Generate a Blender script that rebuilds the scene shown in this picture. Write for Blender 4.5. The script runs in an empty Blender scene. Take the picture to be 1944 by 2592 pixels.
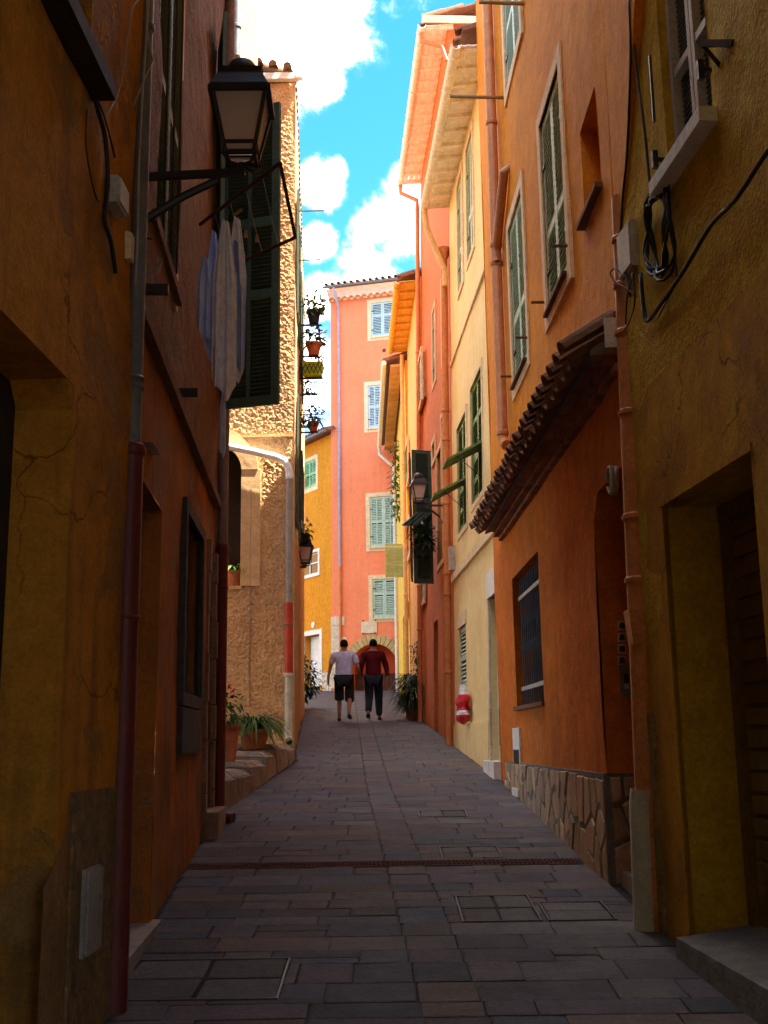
import bpy, bmesh, math, random
from mathutils import Vector, Matrix, noise
rnd = random.Random(11)
SC = bpy.context.scene
C = SC.collection
R = math.radians

# ------------------------------------------------------------------ camera, sky, sun, exposure
PITCH, ROLL, FPX = R(11.4), R(0.8), 2845.0
EYE = Vector((0, 0, 1.5))
cd = bpy.data.cameras.new('camera'); cam = bpy.data.objects.new('camera', cd); C.objects.link(cam)
cam.location = EYE
cam.rotation_euler = (Matrix.Rotation(R(90) + PITCH, 3, 'X') @ Matrix.Rotation(-ROLL, 3, 'Z')).to_euler()
cd.sensor_fit = 'VERTICAL'; cd.sensor_height = 24.0; cd.lens = 24.0 * FPX / 2592.0
cd.clip_start = 0.05; cd.clip_end = 3000
SC.camera = cam

SUN_EL, SUN_AZ = R(64), R(12)          # azimuth measured from +X towards -Y (behind the camera)
TO_SUN = Vector((math.cos(SUN_EL) * math.cos(SUN_AZ), -math.cos(SUN_EL) * math.sin(SUN_AZ), math.sin(SUN_EL)))
sl = bpy.data.lights.new('sun', 'SUN'); so = bpy.data.objects.new('sun', sl); C.objects.link(so)
sl.energy = 2.7; sl.angle = R(0.5); sl.color = (1.0, 0.93, 0.82)
so.rotation_euler = TO_SUN.to_track_quat('Z', 'Y').to_euler()
W = bpy.data.worlds.new('World'); SC.world = W; W.use_nodes = True
SC.view_settings.view_transform = 'Standard'; SC.view_settings.look = 'None'
SC.view_settings.exposure = 4.0; SC.view_settings.gamma = 1.0; SC.view_settings.use_curve_mapping = False
SC.cycles.max_bounces = 10; SC.cycles.diffuse_bounces = 6; SC.cycles.use_denoising = True

KD = 1944 / 1659.0                      # measurements below were taken on a 1659 px wide print


def ray(px, py):
    u, v = (px * KD - 972) / FPX, -(py * KD - 1296) / FPX
    c, s = math.cos(ROLL), math.sin(ROLL)
    u, v = u * c + v * s, -u * s + v * c
    return Vector((u, math.cos(PITCH) - v * math.sin(PITCH), math.sin(PITCH) + v * math.cos(PITCH)))


def at(y, px, py):
    d = ray(px, py)
    return EYE + d * (y / d.y)


def zg(y):
    return .072 * y + .00025 * y * y if y > 0 else .072 * y


def gnd(px, py):
    d = ray(px, py); t = 2.0
    while t < 90 and EYE.z + t * d.z > zg(t * d.y):
        t += .02
    return EYE + d * t


def sky():
    nt = W.node_tree; n = nt.nodes; l = nt.links; n.clear()
    out = n.new('ShaderNodeOutputWorld'); tc = n.new('ShaderNodeTexCoord')
    st = n.new('ShaderNodeTexSky'); st.sky_type = 'NISHITA'; st.sun_disc = False
    st.sun_elevation = SUN_EL; st.sun_rotation = math.atan2(TO_SUN.x, TO_SUN.y)
    st.air_density = 1.0; st.dust_density = 0.1; st.ozone_density = 6.0
    b1 = n.new('ShaderNodeBackground'); b1.inputs[1].default_value = .03; hs = n.new('ShaderNodeHueSaturation'); hs.inputs['Saturation'].default_value = 1.25; hs.inputs['Hue'].default_value = .485; l.new(st.outputs[0], hs.inputs['Color']); l.new(hs.outputs[0], b1.inputs[0])
    b2 = n.new('ShaderNodeBackground'); b2.inputs[0].default_value = (1, .98, .96, 1); b2.inputs[1].default_value = 1.0
    nz = n.new('ShaderNodeTexNoise'); nz.inputs['Scale'].default_value = 8.5; nz.inputs['Detail'].default_value = 9; nz.inputs['Roughness'].default_value = .66
    l.new(tc.outputs['Generated'], nz.inputs['Vector'])
    acc = None

    def m(op, a, b, clamp=False):
        q = n.new('ShaderNodeMath'); q.operation = op; q.use_clamp = clamp
        for i, v in enumerate((a, b)):
            if isinstance(v, (int, float)): q.inputs[i].default_value = v
            else: l.new(v, q.inputs[i])
        return q.outputs[0]
    for (px, py, rad) in ((560, 20, 5.2), (590, 140, 3.0), (700, 0, 2.2), (480, -250, 8), (685, 405, 1.9), (725, 370, 1.0), (680, 520, 1.5), (690, 185, 1.6), (860, 500, 3.0), (805, 590, 2.5), (885, 410, 2.0), (700, 640, 1.6),
                          (1500, -700, 14), (100, -900, 14), (300, 900, 12), (1500, 700, 12)):
        d = ray(px, py).normalized()
        dp = n.new('ShaderNodeVectorMath'); dp.operation = 'DOT_PRODUCT'; dp.inputs[1].default_value = d
        nv = n.new('ShaderNodeVectorMath'); nv.operation = 'NORMALIZE'; l.new(tc.outputs['Generated'], nv.inputs[0]); l.new(nv.outputs[0], dp.inputs[0])
        mr = n.new('ShaderNodeMapRange'); mr.inputs[1].default_value = math.cos(R(rad * 1.25)); mr.inputs[2].default_value = math.cos(R(rad * .3)); l.new(dp.outputs['Value'], mr.inputs[0])
        acc = mr.outputs[0] if acc is None else m('MAXIMUM', acc, mr.outputs[0])
    # unseen clouds elsewhere in the sky, cover widened for more ambient light
    n2 = n.new('ShaderNodeTexNoise'); n2.inputs['Scale'].default_value = 2.2; n2.inputs['Detail'].default_value = 4; l.new(tc.outputs['Generated'], n2.inputs['Vector'])
    big = n.new('ShaderNodeMapRange'); big.inputs[1].default_value = .44; big.inputs[2].default_value = .66; l.new(n2.outputs[0], big.inputs[0])
    acc = m('MAXIMUM', acc, m('MULTIPLY', big.outputs[0], .8))
    t = m('ADD', acc, m('MULTIPLY', m('SUBTRACT', nz.outputs[0], .5), 2.3))
    cs_ = n.new('ShaderNodeMapRange'); cs_.inputs[1].default_value = .35; cs_.inputs[2].default_value = .65; cs_.inputs[3].default_value = .45; cs_.inputs[4].default_value = 1.15; l.new(nz.outputs[0], cs_.inputs[0]); l.new(cs_.outputs[0], b2.inputs[1])
    mr = n.new('ShaderNodeMapRange'); mr.interpolation_type = 'SMOOTHSTEP'; mr.inputs[1].default_value = .30; mr.inputs[2].default_value = .92; l.new(t, mr.inputs[0])
    mx = n.new('ShaderNodeMixShader'); l.new(m('POWER', mr.outputs[0], 3.4), mx.inputs[0]); l.new(b1.outputs[0], mx.inputs[1]); l.new(b2.outputs[0], mx.inputs[2])
    l.new(mx.outputs[0], out.inputs[0])


sky()


# ------------------------------------------------------------------ materials
def mat(name, c1, c2=None, scale=3.0, streak=0.0, bump=0.0, bscale=60.0, rough=.85, dirt=None, dscale=1.2, damt=.5, metal=0.0, spec=.07, bdist=.01, grain=.28, peel=None, crack=0.0):
    """c1/c2 patchy mix, vertical streaks, dirt patches, fine bump; everything in world position"""
    M = bpy.data.materials.new(name); M.use_nodes = True
    nt = M.node_tree; n = nt.nodes; l = nt.links
    B = n['Principled BSDF']; B.inputs['Roughness'].default_value = rough; B.inputs['Metallic'].default_value = metal
    B.inputs['Specular IOR Level'].default_value = spec
    c2 = c2 or tuple(v * .72 for v in c1)
    g = n.new('ShaderNodeNewGeometry')

    def nz(sc, det=5, ro=.6, vec=None):
        q = n.new('ShaderNodeTexNoise'); q.inputs['Scale'].default_value = sc; q.inputs['Detail'].default_value = det; q.inputs['Roughness'].default_value = ro
        l.new(vec or g.outputs['Position'], q.inputs['Vector']); return q.outputs['Fac']

    def rng(v, a, b):
        q = n.new('ShaderNodeMapRange'); q.inputs[1].default_value = a; q.inputs[2].default_value = b; l.new(v, q.inputs[0]); return q.outputs[0]

    def mix(f, a, b):
        q = n.new('ShaderNodeMix'); q.data_type = 'RGBA'; l.new(f, q.inputs[0])
        for i, v in ((6, a), (7, b)):
            if isinstance(v, tuple): q.inputs[i].default_value = (*v, 1)
            else: l.new(v, q.inputs[i])
        return q.outputs[2]
    col = mix(rng(nz(scale), .32, .7), c1, c2)
    if streak:
        mp = n.new('ShaderNodeMapping'); mp.inputs['Scale'].default_value = (7, 7, .45); l.new(g.outputs['Position'], mp.inputs[0])
        f = rng(nz(1.0, 4, .6, mp.outputs[0]), .5, .78)
        q = n.new('ShaderNodeMath'); q.operation = 'MULTIPLY'; q.inputs[1].default_value = streak; l.new(f, q.inputs[0])
        col = mix(q.outputs[0], col, dirt or tuple(v * .45 for v in c1))
    if dirt:
        f = rng(nz(dscale, 7, .68), .52, .70)
        q = n.new('ShaderNodeMath'); q.operation = 'MULTIPLY'; q.inputs[1].default_value = damt; l.new(f, q.inputs[0])
        col = mix(q.outputs[0], col, dirt)
    pm = None
    if peel:        # flaked or patched plaster with crisp edges
        pm = rng(nz(peel[2], 8, .62), .60 - peel[3], .612 - peel[3])
        q = n.new('ShaderNodeMath'); q.operation = 'MULTIPLY'; q.inputs[1].default_value = peel[1]; l.new(pm, q.inputs[0])
        col = mix(q.outputs[0], col, peel[0])
    if crack:       # a few hairline cracks, only in some places
        vo = n.new('ShaderNodeTexVoronoi'); vo.feature = 'DISTANCE_TO_EDGE'; vo.inputs['Scale'].default_value = 1.15
        dn = n.new('ShaderNodeTexNoise'); dn.inputs['Scale'].default_value = 2.5; dn.inputs['Detail'].default_value = 6; l.new(g.outputs['Position'], dn.inputs['Vector'])
        va = n.new('ShaderNodeVectorMath'); va.operation = 'MULTIPLY_ADD'; va.inputs[1].default_value = (.55, .55, .55); l.new(dn.outputs['Color'], va.inputs[0]); l.new(g.outputs['Position'], va.inputs[2])
        l.new(va.outputs[0], vo.inputs['Vector'])
        cm = n.new('ShaderNodeMath'); cm.operation = 'MULTIPLY'; l.new(rng(vo.outputs['Distance'], .0075, .002), cm.inputs[0]); l.new(rng(nz(.8, 3), .47, .58), cm.inputs[1])
        q = n.new('ShaderNodeMath'); q.operation = 'MULTIPLY'; q.inputs[1].default_value = crack; l.new(cm.outputs[0], q.inputs[0])
        col = mix(q.outputs[0], col, tuple(v * .25 for v in c2))
    # grain: fine and coarse speckle of the surface itself
    gr = n.new('ShaderNodeMath'); gr.operation = 'ADD'; l.new(nz(bscale * .9, 3, .7), gr.inputs[0]); l.new(nz(bscale * .16, 5, .7), gr.inputs[1])
    gm_ = n.new('ShaderNodeMapRange'); gm_.inputs[1].default_value = .7; gm_.inputs[2].default_value = 1.3; gm_.inputs[3].default_value = 1 - grain; gm_.inputs[4].default_value = 1 + grain; l.new(gr.outputs[0], gm_.inputs[0])
    gs = n.new('ShaderNodeVectorMath'); gs.operation = 'SCALE'; l.new(col, gs.inputs[0]); l.new(gm_.outputs[0], gs.inputs['Scale']); col = gs.outputs[0]
    l.new(col, B.inputs['Base Color'])
    if bump:
        b = n.new('ShaderNodeBump'); b.inputs['Strength'].default_value = bump; b.inputs['Distance'].default_value = bdist
        h = nz(bscale, 4, .65); h2 = nz(bscale / 12, 3, .5)
        a = n.new('ShaderNodeMath'); a.operation = 'MULTIPLY_ADD'; a.inputs[1].default_value = 3.0; l.new(h2, a.inputs[0]); l.new(h, a.inputs[2])
        hh = a.outputs[0]
        if pm is not None:
            a2 = n.new('ShaderNodeMath'); a2.operation = 'MULTIPLY_ADD'; a2.inputs[1].default_value = -.9; l.new(pm, a2.inputs[0]); l.new(hh, a2.inputs[2]); hh = a2.outputs[0]
        l.new(hh, b.inputs['Height']); l.new(b.outputs[0], B.inputs['Normal'])
    return M


def vary(M, amt=.25, hue=(1, 1, 1)):
    """per-object brightness variation for loose pieces"""
    nt = M.node_tree; n = nt.nodes; l = nt.links; B = n['Principled BSDF']
    src = B.inputs['Base Color'].links[0].from_socket
    oi = n.new('ShaderNodeObjectInfo'); mr = n.new('ShaderNodeMapRange'); mr.inputs[3].default_value = 1 - amt; mr.inputs[4].default_value = 1 + amt
    l.new(oi.outputs['Random'], mr.inputs[0])
    q = n.new('ShaderNodeVectorMath'); q.operation = 'SCALE'; l.new(src, q.inputs[0]); l.new(mr.outputs[0], q.inputs['Scale'])
    l.new(q.outputs[0], B.inputs['Base Color'])
    return M


M = {}
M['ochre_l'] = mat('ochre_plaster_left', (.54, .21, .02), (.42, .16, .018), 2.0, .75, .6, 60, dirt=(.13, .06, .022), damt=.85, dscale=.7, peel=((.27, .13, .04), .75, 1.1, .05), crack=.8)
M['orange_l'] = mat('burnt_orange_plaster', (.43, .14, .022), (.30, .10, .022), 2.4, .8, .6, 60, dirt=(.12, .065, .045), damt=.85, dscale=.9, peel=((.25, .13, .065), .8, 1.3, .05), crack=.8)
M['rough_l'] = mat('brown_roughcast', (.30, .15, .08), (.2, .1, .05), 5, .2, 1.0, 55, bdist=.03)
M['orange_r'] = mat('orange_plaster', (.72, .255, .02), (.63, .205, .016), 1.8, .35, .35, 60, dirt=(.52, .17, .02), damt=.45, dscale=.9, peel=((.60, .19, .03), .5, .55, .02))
M['ochre_r'] = mat('ochre_roughcast', (.60, .38, .038), (.50, .30, .028), 2.2, .3, 1.0, 42, dirt=(.52, .22, .03), damt=.5, bdist=.016)
M['ochre_low'] = mat('ochre_smooth_plaster', (.54, .30, .03), (.48, .2, .02), 2.0, .5, .3, 60, dirt=(.25, .15, .07), damt=.75, dscale=1.0, peel=((.36, .17, .03), .7, 1.2, .04), crack=.7)
M['orange_shaded'] = mat('orange_plaster_shaded', (.62, .175, .024), (.54, .14, .02), 1.8, .5, .4, 55, dirt=(.40, .11, .025), damt=.6, dscale=.9, peel=((.50, .16, .04), .5, .8, .02), crack=.5)  # darker, redder copy of the orange plaster: canopy shade put into the colour
M['cream'] = mat('cream_plaster', (.86, .68, .33), (.82, .62, .28), 2, .25, .25, 60, dirt=(.70, .40, .14), damt=.35, grain=.14)
M['red'] = mat('terracotta_plaster', (.64, .19, .055), (.58, .16, .045), 2, .3, .3, 60, dirt=(.5, .15, .06), damt=.4)
M['peach'] = mat('peach_plaster', (.82, .46, .19), (.78, .42, .16), 2, .2, .25, 60)
M['yellow'] = mat('yellow_plaster', (.86, .56, .10), (.82, .50, .08), 2, .25, .25, 60)
M['pink'] = mat('coral_plaster', (.90, .27, .13), (.86, .24, .11), 1.2, .22, .2, 50, grain=.1)
M['mustard'] = mat('mustard_plaster', (.62, .25, .02), (.56, .215, .018), 1.6, .25, .25, 50)
M['tan'] = mat('tan_roughcast', (.62, .375, .175), (.53, .31, .14), 5, .12, .8, 42, dirt=(.42, .32, .22), damt=.45, dscale=1.1, bdist=.02)
M['tan_s'] = mat('tan_smooth_band', (.66, .42, .20), (.56, .36, .18), 4, .3, .3, 60, dirt=(.4, .28, .17), damt=.5)
M['trim'] = mat('cream_trim_paint', (.80, .62, .38), (.72, .54, .32), 6, .2, .15, 80)
M['trim_w'] = mat('white_trim_paint', (.80, .76, .68), (.72, .68, .6), 6, .2, .15, 80)
M['trim_o'] = mat('pale_peach_trim', (.80, .56, .34), (.74, .48, .26), 5, .2, .15, 80)
M['sh_green'] = mat('pale_green_shutter_paint', (.50, .60, .42), (.42, .52, .36), 9, .3, .1, 90, spec=.3, rough=.6, dirt=(.1, .12, .08), damt=.4, dscale=5)
M['sh_olive'] = mat('bright_green_shutter_paint', (.15, .23, .05), (.11, .18, .04), 9, .3, .1, 90, spec=.3, rough=.6)
M['sh_dark'] = mat('dark_green_shutter_paint', (.06, .10, .07), (.045, .075, .05), 9, .3, .1, 90, spec=.3, rough=.6, dirt=(.08, .09, .07), damt=.4, dscale=4)
M['sh_mid'] = mat('worn_green_shutter_paint', (.10, .15, .11), (.07, .11, .08), 9, .4, .1, 90, spec=.3, rough=.6, dirt=(.06, .07, .05), damt=.5, dscale=4)
M['sh_blue'] = mat('pale_blue_shutter_paint', (.46, .60, .62), (.42, .55, .58), 6, .15, .1, 90, spec=.3, rough=.6)
M['sh_aqua'] = mat('blue_green_shutter_paint', (.48, .62, .50), (.44, .57, .46), 6, .2, .1, 90, spec=.3, rough=.6)
M['sh_mint'] = mat('mint_shutter_paint', (.32, .56, .30), (.28, .5, .27), 6, .15, .1, 90, spec=.3, rough=.6)
M['sh_lime'] = mat('yellow_green_shutter_paint', (.46, .52, .18), (.42, .47, .15), 6, .15, .1, 90, spec=.3, rough=.6)
M['glass'] = mat('dark_window_glass', (.02, .022, .025), (.012, .014, .016), 4, rough=.08, spec=.6)
M['darkwood'] = mat('dark_stained_wood', (.045, .028, .02), (.03, .02, .015), 8, .3, .3, 40, rough=.7)
M['greywood'] = mat('blue_grey_painted_wood', (.075, .075, .085), (.05, .05, .06), 8, .3, .3, 40, rough=.7)
M['door_y'] = mat('ochre_painted_door', (.22, .14, .035), (.17, .11, .03), 6, .3, .2, 60, rough=.6, dirt=(.1, .07, .03), damt=.4)
M['soffit'] = mat('pale_pink_boards', (.93, .86, .82), (.90, .80, .75), 8, 0, .15, 60)
M['soffit_c'] = mat('cream_boards', (.92, .87, .76), (.88, .81, .68), 8, 0, .15, 60)
M['soffit_y'] = mat('ochre_boards', (.72, .42, .08), (.66, .38, .06), 8, 0, .15, 60)
M['tile'] = vary(mat('clay_roof_tile', (.32, .15, .09), (.2, .11, .07), 9, 0, .5, 60, dirt=(.12, .10, .07), damt=.6, dscale=6), .3)
M['tile_l'] = vary(mat('pale_clay_tile', (.66, .42, .2), (.58, .36, .16), 9, 0, .4, 60), .12)
M['brick'] = vary(mat('eaves_brick', (.36, .16, .09), (.28, .12, .07), 12, 0, .5, 70, dirt=(.14, .1, .08), damt=.5, dscale=7), .25)
M['pipe_grey'] = mat('grey_zinc_pipe', (.16, .15, .15), (.11, .1, .1), 7, .4, .15, 40, spec=.3, rough=.5, dirt=(.09, .08, .07), damt=.5, dscale=4)
M['pipe_maroon'] = mat('maroon_iron_pipe', (.15, .022, .016), (.10, .016, .012), 6, .3, .15, 50, spec=.3, rough=.5)
M['pipe_red'] = mat('red_iron_pipe', (.50, .05, .025), (.42, .04, .02), 6, .2, .1, 50, spec=.3, rough=.45)
M['pipe_orange'] = mat('orange_painted_pipe', (.62, .23, .08), (.55, .19, .06), 6, .3, .15, 50, spec=.3, rough=.55)
M['pipe_peach'] = mat('pale_ochre_pipe', (.78, .48, .22), (.7, .42, .18), 6, .3, .15, 50, spec=.3, rough=.55)
M['pipe_white'] = mat('galvanised_pipe', (.82, .82, .82), (.74, .74, .74), 6, .1, .1, 60, spec=.3, rough=.35, grain=.08)
M['pipe_beige'] = mat('beige_plastic_pipe', (.52, .48, .36), (.46, .42, .31), 5, .2, .1, 60, spec=.3, rough=.5)
M['iron'] = mat('black_iron', (.022, .021, .024), (.015, .015, .017), 9, 0, .15, 60, rough=.45, spec=.5)
M['rust'] = mat('rusty_iron', (.16, .065, .04), (.09, .04, .03), 12, 0, .4, 60, rough=.75)
M['box'] = mat('grey_plastic_box', (.50, .46, .40), (.42, .38, .33), 5, .2, .1, 60, spec=.3, rough=.5)
M['cable_b'] = mat('black_cable', (.02, .02, .02), None, 5, spec=.3, rough=.5)
M['cable_w'] = mat('pale_cable', (.42, .38, .33), None, 5, spec=.3, rough=.5)
M['stone'] = vary(mat('paving_stone', (0.1048, 0.0870, 0.0819), (0.0722, 0.0624, 0.0623), 3, 0, .7, 45, rough=.72, spec=.12, dirt=(0.1396, 0.1053, 0.0952), damt=.7, dscale=1.6, bdist=.014), .28)
M['stone2'] = vary(mat('paving_stone_blue', (0.0718, 0.0721, 0.0861), (0.0520, 0.0522, 0.0633), 3, 0, .7, 45, rough=.72, spec=.12, dirt=(0.1094, 0.0987, 0.0997), damt=.5, dscale=1.6, bdist=.014), .28)
M['stone3'] = vary(mat('paving_stone_warm', (0.1203, 0.0839, 0.0700), (0.0860, 0.0611, 0.0535), 3, 0, .7, 45, rough=.72, spec=.12, dirt=(0.0904, 0.0731, 0.0658), damt=.5, dscale=1.6, bdist=.014), .2)
M['stone4'] = vary(mat('paving_stone_mauve', (0.0959, 0.0714, 0.0817), (0.0674, 0.0507, 0.0594), 3, 0, .7, 45, rough=.72, spec=.12, dirt=(0.1130, 0.0845, 0.0833), damt=.5, dscale=1.6, bdist=.014), .2)
M['joint'] = mat('paving_joint_mortar', (0.0360, 0.0310, 0.0291), (0.0279, 0.0248, 0.0229), 12, 0, .5, 60)
M['plinth'] = mat('plinth_mortar', (.20, .18, .16), (.15, .135, .12), 8, 0, .6, 60)
M['pstone'] = vary(mat('plinth_stone', (.46, .31, .19), (.36, .24, .15), 4, 0, .5, 40, dirt=(.28, .2, .14), damt=.5, dscale=3), .25)
M['qstone'] = vary(mat('pale_limestone', (.68, .56, .40), (.58, .46, .33), 6, 0, .5, 40), .15)
M['astone'] = vary(mat('ochre_arch_stone', (.56, .40, .18), (.46, .32, .14), 6, 0, .5, 40), .15)
M['ledge'] = vary(mat('mossy_ledge_stone', (.36, .25, .18), (.28, .2, .15), 5, 0, .7, 35, dirt=(.10, .11, .05), damt=.7, dscale=3.5, bdist=.02), .15)
M['marble'] = mat('pale_step_marble', (.34, .28, .23), (.26, .22, .18), 5, .3, .2, 40, rough=.5)
M['pot'] = mat('terracotta_pot', (.50, .17, .07), (.42, .14, .06), 6, 0, .2, 50)
M['potdark'] = mat('dark_plastic_pot', (.03, .035, .04), None, 6, rough=.5)
M['pot_lime'] = mat('lime_planter', (.60, .92, .07), (.54, .84, .06), 6, rough=.5)
M['leaf'] = mat('green_leaf', (.06, .12, .025), (.035, .075, .018), 14, rough=.5)
M['leaf2'] = mat('pale_green_leaf', (.14, .20, .05), (.08, .14, .035), 14, rough=.5)
M['leaf_dark'] = mat('dark_fern_leaf', (.03, .065, .02), (.018, .042, .014), 14, rough=.5)
M['flower'] = mat('pink_flower', (.80, .25, .40), (.7, .3, .5), 20)
M['flower_r'] = mat('red_flower', (.70, .04, .05), None, 20)
M['white_fl'] = mat('white_flower', (.8, .75, .78), None, 20)
M['stem'] = mat('woody_stem', (.12, .08, .04), None, 14)
M['cloth_b'] = mat('pale_blue_cloth', (.58, .66, .98), (.5, .58, .95), 8, 0, .2, 120)
M['cloth_w'] = mat('white_lilac_cloth', (.84, .84, .98), (.76, .76, .94), 8, 0, .2, 120)
M['cloth_mb'] = mat('blue_cloth', (.28, .40, .78), None, 8, 0, .2, 120)
M['peg'] = mat('wooden_peg', (.52, .33, .15), None, 14)
M['plaque'] = mat('cream_plaque', (.74, .60, .42), (.66, .52, .36), 8)
M['text'] = mat('dark_lettering', (.25, .16, .1), None, 8)
M['archin'] = mat('red_vault_plaster', (.60, .10, .035), (.5, .08, .03), 2, .3, .2, 50)
M['gate'] = mat('brown_gate_wood', (.12, .045, .03), (.09, .035, .025), 6, .4, .2, 50)
M['skin'] = mat('skin', (.42, .22, .15), (.38, .19, .13), 10, rough=.55)
M['hair'] = mat('dark_hair', (.02, .016, .014), None, 20, 0, .4, 150)
M['shirt'] = mat('pale_grey_shirt', (.70, .78, .98), (.62, .70, .92), 6, 0, .3, 25, bdist=.02)
M['shorts'] = mat('dark_green_cotton', (.035, .042, .038), (.025, .03, .03), 6, 0, .3, 30)
M['sweater'] = mat('dark_red_knit', (.12, .013, .014), (.09, .01, .011), 6, 0, .4, 40)
M['jeans'] = mat('dark_denim', (.035, .04, .055), (.025, .03, .042), 6, 0, .3, 60)
M['shoe'] = mat('black_leather', (.018, .016, .016), None, 6, spec=.3, rough=.4)
M['belt'] = mat('dark_belt', (.03, .03, .05), None, 6)
M['bag'] = mat('red_plastic_bag', (.60, .02, .03), (.5, .015, .025), 10, 0, .5, 20, spec=.3, rough=.35, bdist=.03)
M['bag_w'] = mat('white_plastic_bag', (.75, .72, .74), None, 10, 0, .5, 20, spec=.3, rough=.35, bdist=.03)


def pane_mat():
    Q = bpy.data.materials.new('frosted_lantern_glass'); Q.use_nodes = True
    nt = Q.node_tree; n = nt.nodes; l = nt.links; B = n['Principled BSDF']
    B.inputs['Base Color'].default_value = (.88, .80, .80, 1); B.inputs['Roughness'].default_value = .4
    t = n.new('ShaderNodeBsdfTranslucent'); t.inputs[0].default_value = (.95, .88, .84, 1)
    mx = n.new('ShaderNodeMixShader'); mx.inputs[0].default_value = .7
    l.new(B.outputs[0], mx.inputs[1]); l.new(t.outputs[0], mx.inputs[2]); l.new(mx.outputs[0], n['Material Output'].inputs[0])
    return Q


M['pane'] = pane_mat()


# ------------------------------------------------------------------ mesh helpers
class Frame:
    """a vertical wall: s along it from A to B, n out towards the street, z up (lean tips it back)"""
    def __init__(self, A, B, toward=(0.0, 12.0), lean=0.0):
        self.A = Vector((A[0], A[1], 0)); b = Vector((B[0], B[1], 0))
        self.len = (b - self.A).length; self.S = (b - self.A).normalized()
        n = Vector((-self.S.y, self.S.x, 0))
        if n.dot(Vector((toward[0], toward[1], 0)) - self.A) < 0: n = -n
        self.N = n; self.U = Vector((0, 0, 1)) - lean * n; self.NN = (n + Vector((0, 0, lean))).normalized()

    def W(self, s, n, z): return self.A + self.S * s + self.N * n + self.U * z

    def hit(self, px, py, n=0.0):
        d = ray(px, py); o = self.A + self.N * n
        p = EYE + d * ((o - EYE).dot(self.NN) / d.dot(self.NN))
        z = (p - o).z / self.U.z
        return ((p - o).dot(self.S), z)

    def rect(self, near, far):
        a, b = self.hit(*near), self.hit(*far)
        return (min(a[0], b[0]), max(a[0], b[0]), min(a[1], b[1]), max(a[1], b[1]))

    def R3(self):
        return Matrix((self.S, self.N, self.U)).transposed()


class MB:
    def __init__(self): self.v = []; self.f = []

    def add(self, vs, fs):
        k = len(self.v); self.v += [Vector(p) for p in vs]; self.f += [tuple(i + k for i in f) for f in fs]; return self

    def hexa(self, p):      # p: 8 points, bottom ring then top ring
        return self.add(p, [(3, 2, 1, 0), (4, 5, 6, 7), (0, 1, 5, 4), (1, 2, 6, 5), (2, 3, 7, 6), (3, 0, 4, 7)])

    def box(self, F, s0, s1, n0, n1, z0, z1):
        w = F.W
        return self.hexa([w(s0, n0, z0), w(s1, n0, z0), w(s1, n1, z0), w(s0, n1, z0), w(s0, n0, z1), w(s1, n0, z1), w(s1, n1, z1), w(s0, n1, z1)])

    def bar(self, a, b, w, h=None, up=(0, 0, 1)):
        a, b = Vector(a), Vector(b); h = h or w; d = (b - a).normalized(); u = Vector(up)
        if abs(d.dot(u)) > .95: u = Vector((1, 0, 0))
        x = d.cross(u).normalized() * w / 2; y = x.normalized().cross(d) * h / 2
        return self.hexa([a - x - y, a + x - y, a + x + y, a - x + y, b - x - y, b + x - y, b + x + y, b - x + y])

    def tube(self, pts, r, k=8, cap=True):
        pts = [Vector(p) for p in pts]; rs = r if isinstance(r, (list, tuple)) else [r] * len(pts)
        base = len(self.v); ref = None
        for i, p in enumerate(pts):
            t = (pts[min(i + 1, len(pts) - 1)] - pts[max(i - 1, 0)]).normalized()
            if ref is None: ref = t.orthogonal().normalized()
            ref = (ref - t * ref.dot(t)).normalized(); q = t.cross(ref)
            for j in range(k):
                a = 2 * math.pi * j / k; self.v.append(p + (ref * math.cos(a) + q * math.sin(a)) * rs[i])
        for i in range(len(pts) - 1):
            for j in range(k):
                a, b = base + i * k + j, base + i * k + (j + 1) % k
                self.f.append((a, b, b + k, a + k))
        if cap: self.f += [tuple(base + j for j in reversed(range(k))), tuple(base + (len(pts) - 1) * k + j for j in range(k))]
        return self

    def lathe(self, c, prof, k=14, ax=None):
        c = Vector(c); base = len(self.v)
        for (r, z) in prof:
            for j in range(k):
                a = 2 * math.pi * j / k; self.v.append(c + Vector((r * math.cos(a), r * math.sin(a), z)))
        for i in range(len(prof) - 1):
            for j in range(k):
                a, b = base + i * k + j, base + i * k + (j + 1) % k; self.f.append((a, b, b + k, a + k))
        self.f += [tuple(base + j for j in reversed(range(k))), tuple(base + (len(prof) - 1) * k + j for j in range(k))]
        return self

    def quad(self, a, b, c, d): return self.add([a, b, c, d], [(0, 1, 2, 3)])


ORG = {}


def tag(o, label=None, cat=None, group=None, kind=None):
    if label: o['label'] = label
    if cat: o['category'] = cat
    if group: o['group'] = group
    if kind: o['kind'] = kind
    return o


def thing(name, label, cat, loc=(0, 0, 0), group=None):
    o = bpy.data.objects.new(name, None); C.objects.link(o); o.location = loc; o.empty_display_size = .2
    ORG[o.name] = Vector(loc)
    return tag(o, label, cat, group)


def mesh(name, mb, m, org, smooth=False):
    me = bpy.data.meshes.new(name); me.from_pydata([v - org for v in mb.v], [], mb.f); me.materials.append(m)
    if smooth:
        for p in me.polygons: p.use_smooth = True
    return me


def obj(name, mb, m, parent=None, smooth=False, label=None, kind=None):
    m = M[m] if isinstance(m, str) else m
    org = ORG[parent.name] if parent else Vector((0, 0, 0))
    o = bpy.data.objects.new(name, mesh(name, mb, m, org, smooth)); C.objects.link(o)
    if parent: o.parent = parent
    ORG[o.name] = org
    if smooth and len(mb.f) < 200000:
        try: o.data.set_sharp_from_angle(angle=R(40))
        except Exception: pass
    return tag(o, label, None, None, kind)


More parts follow.
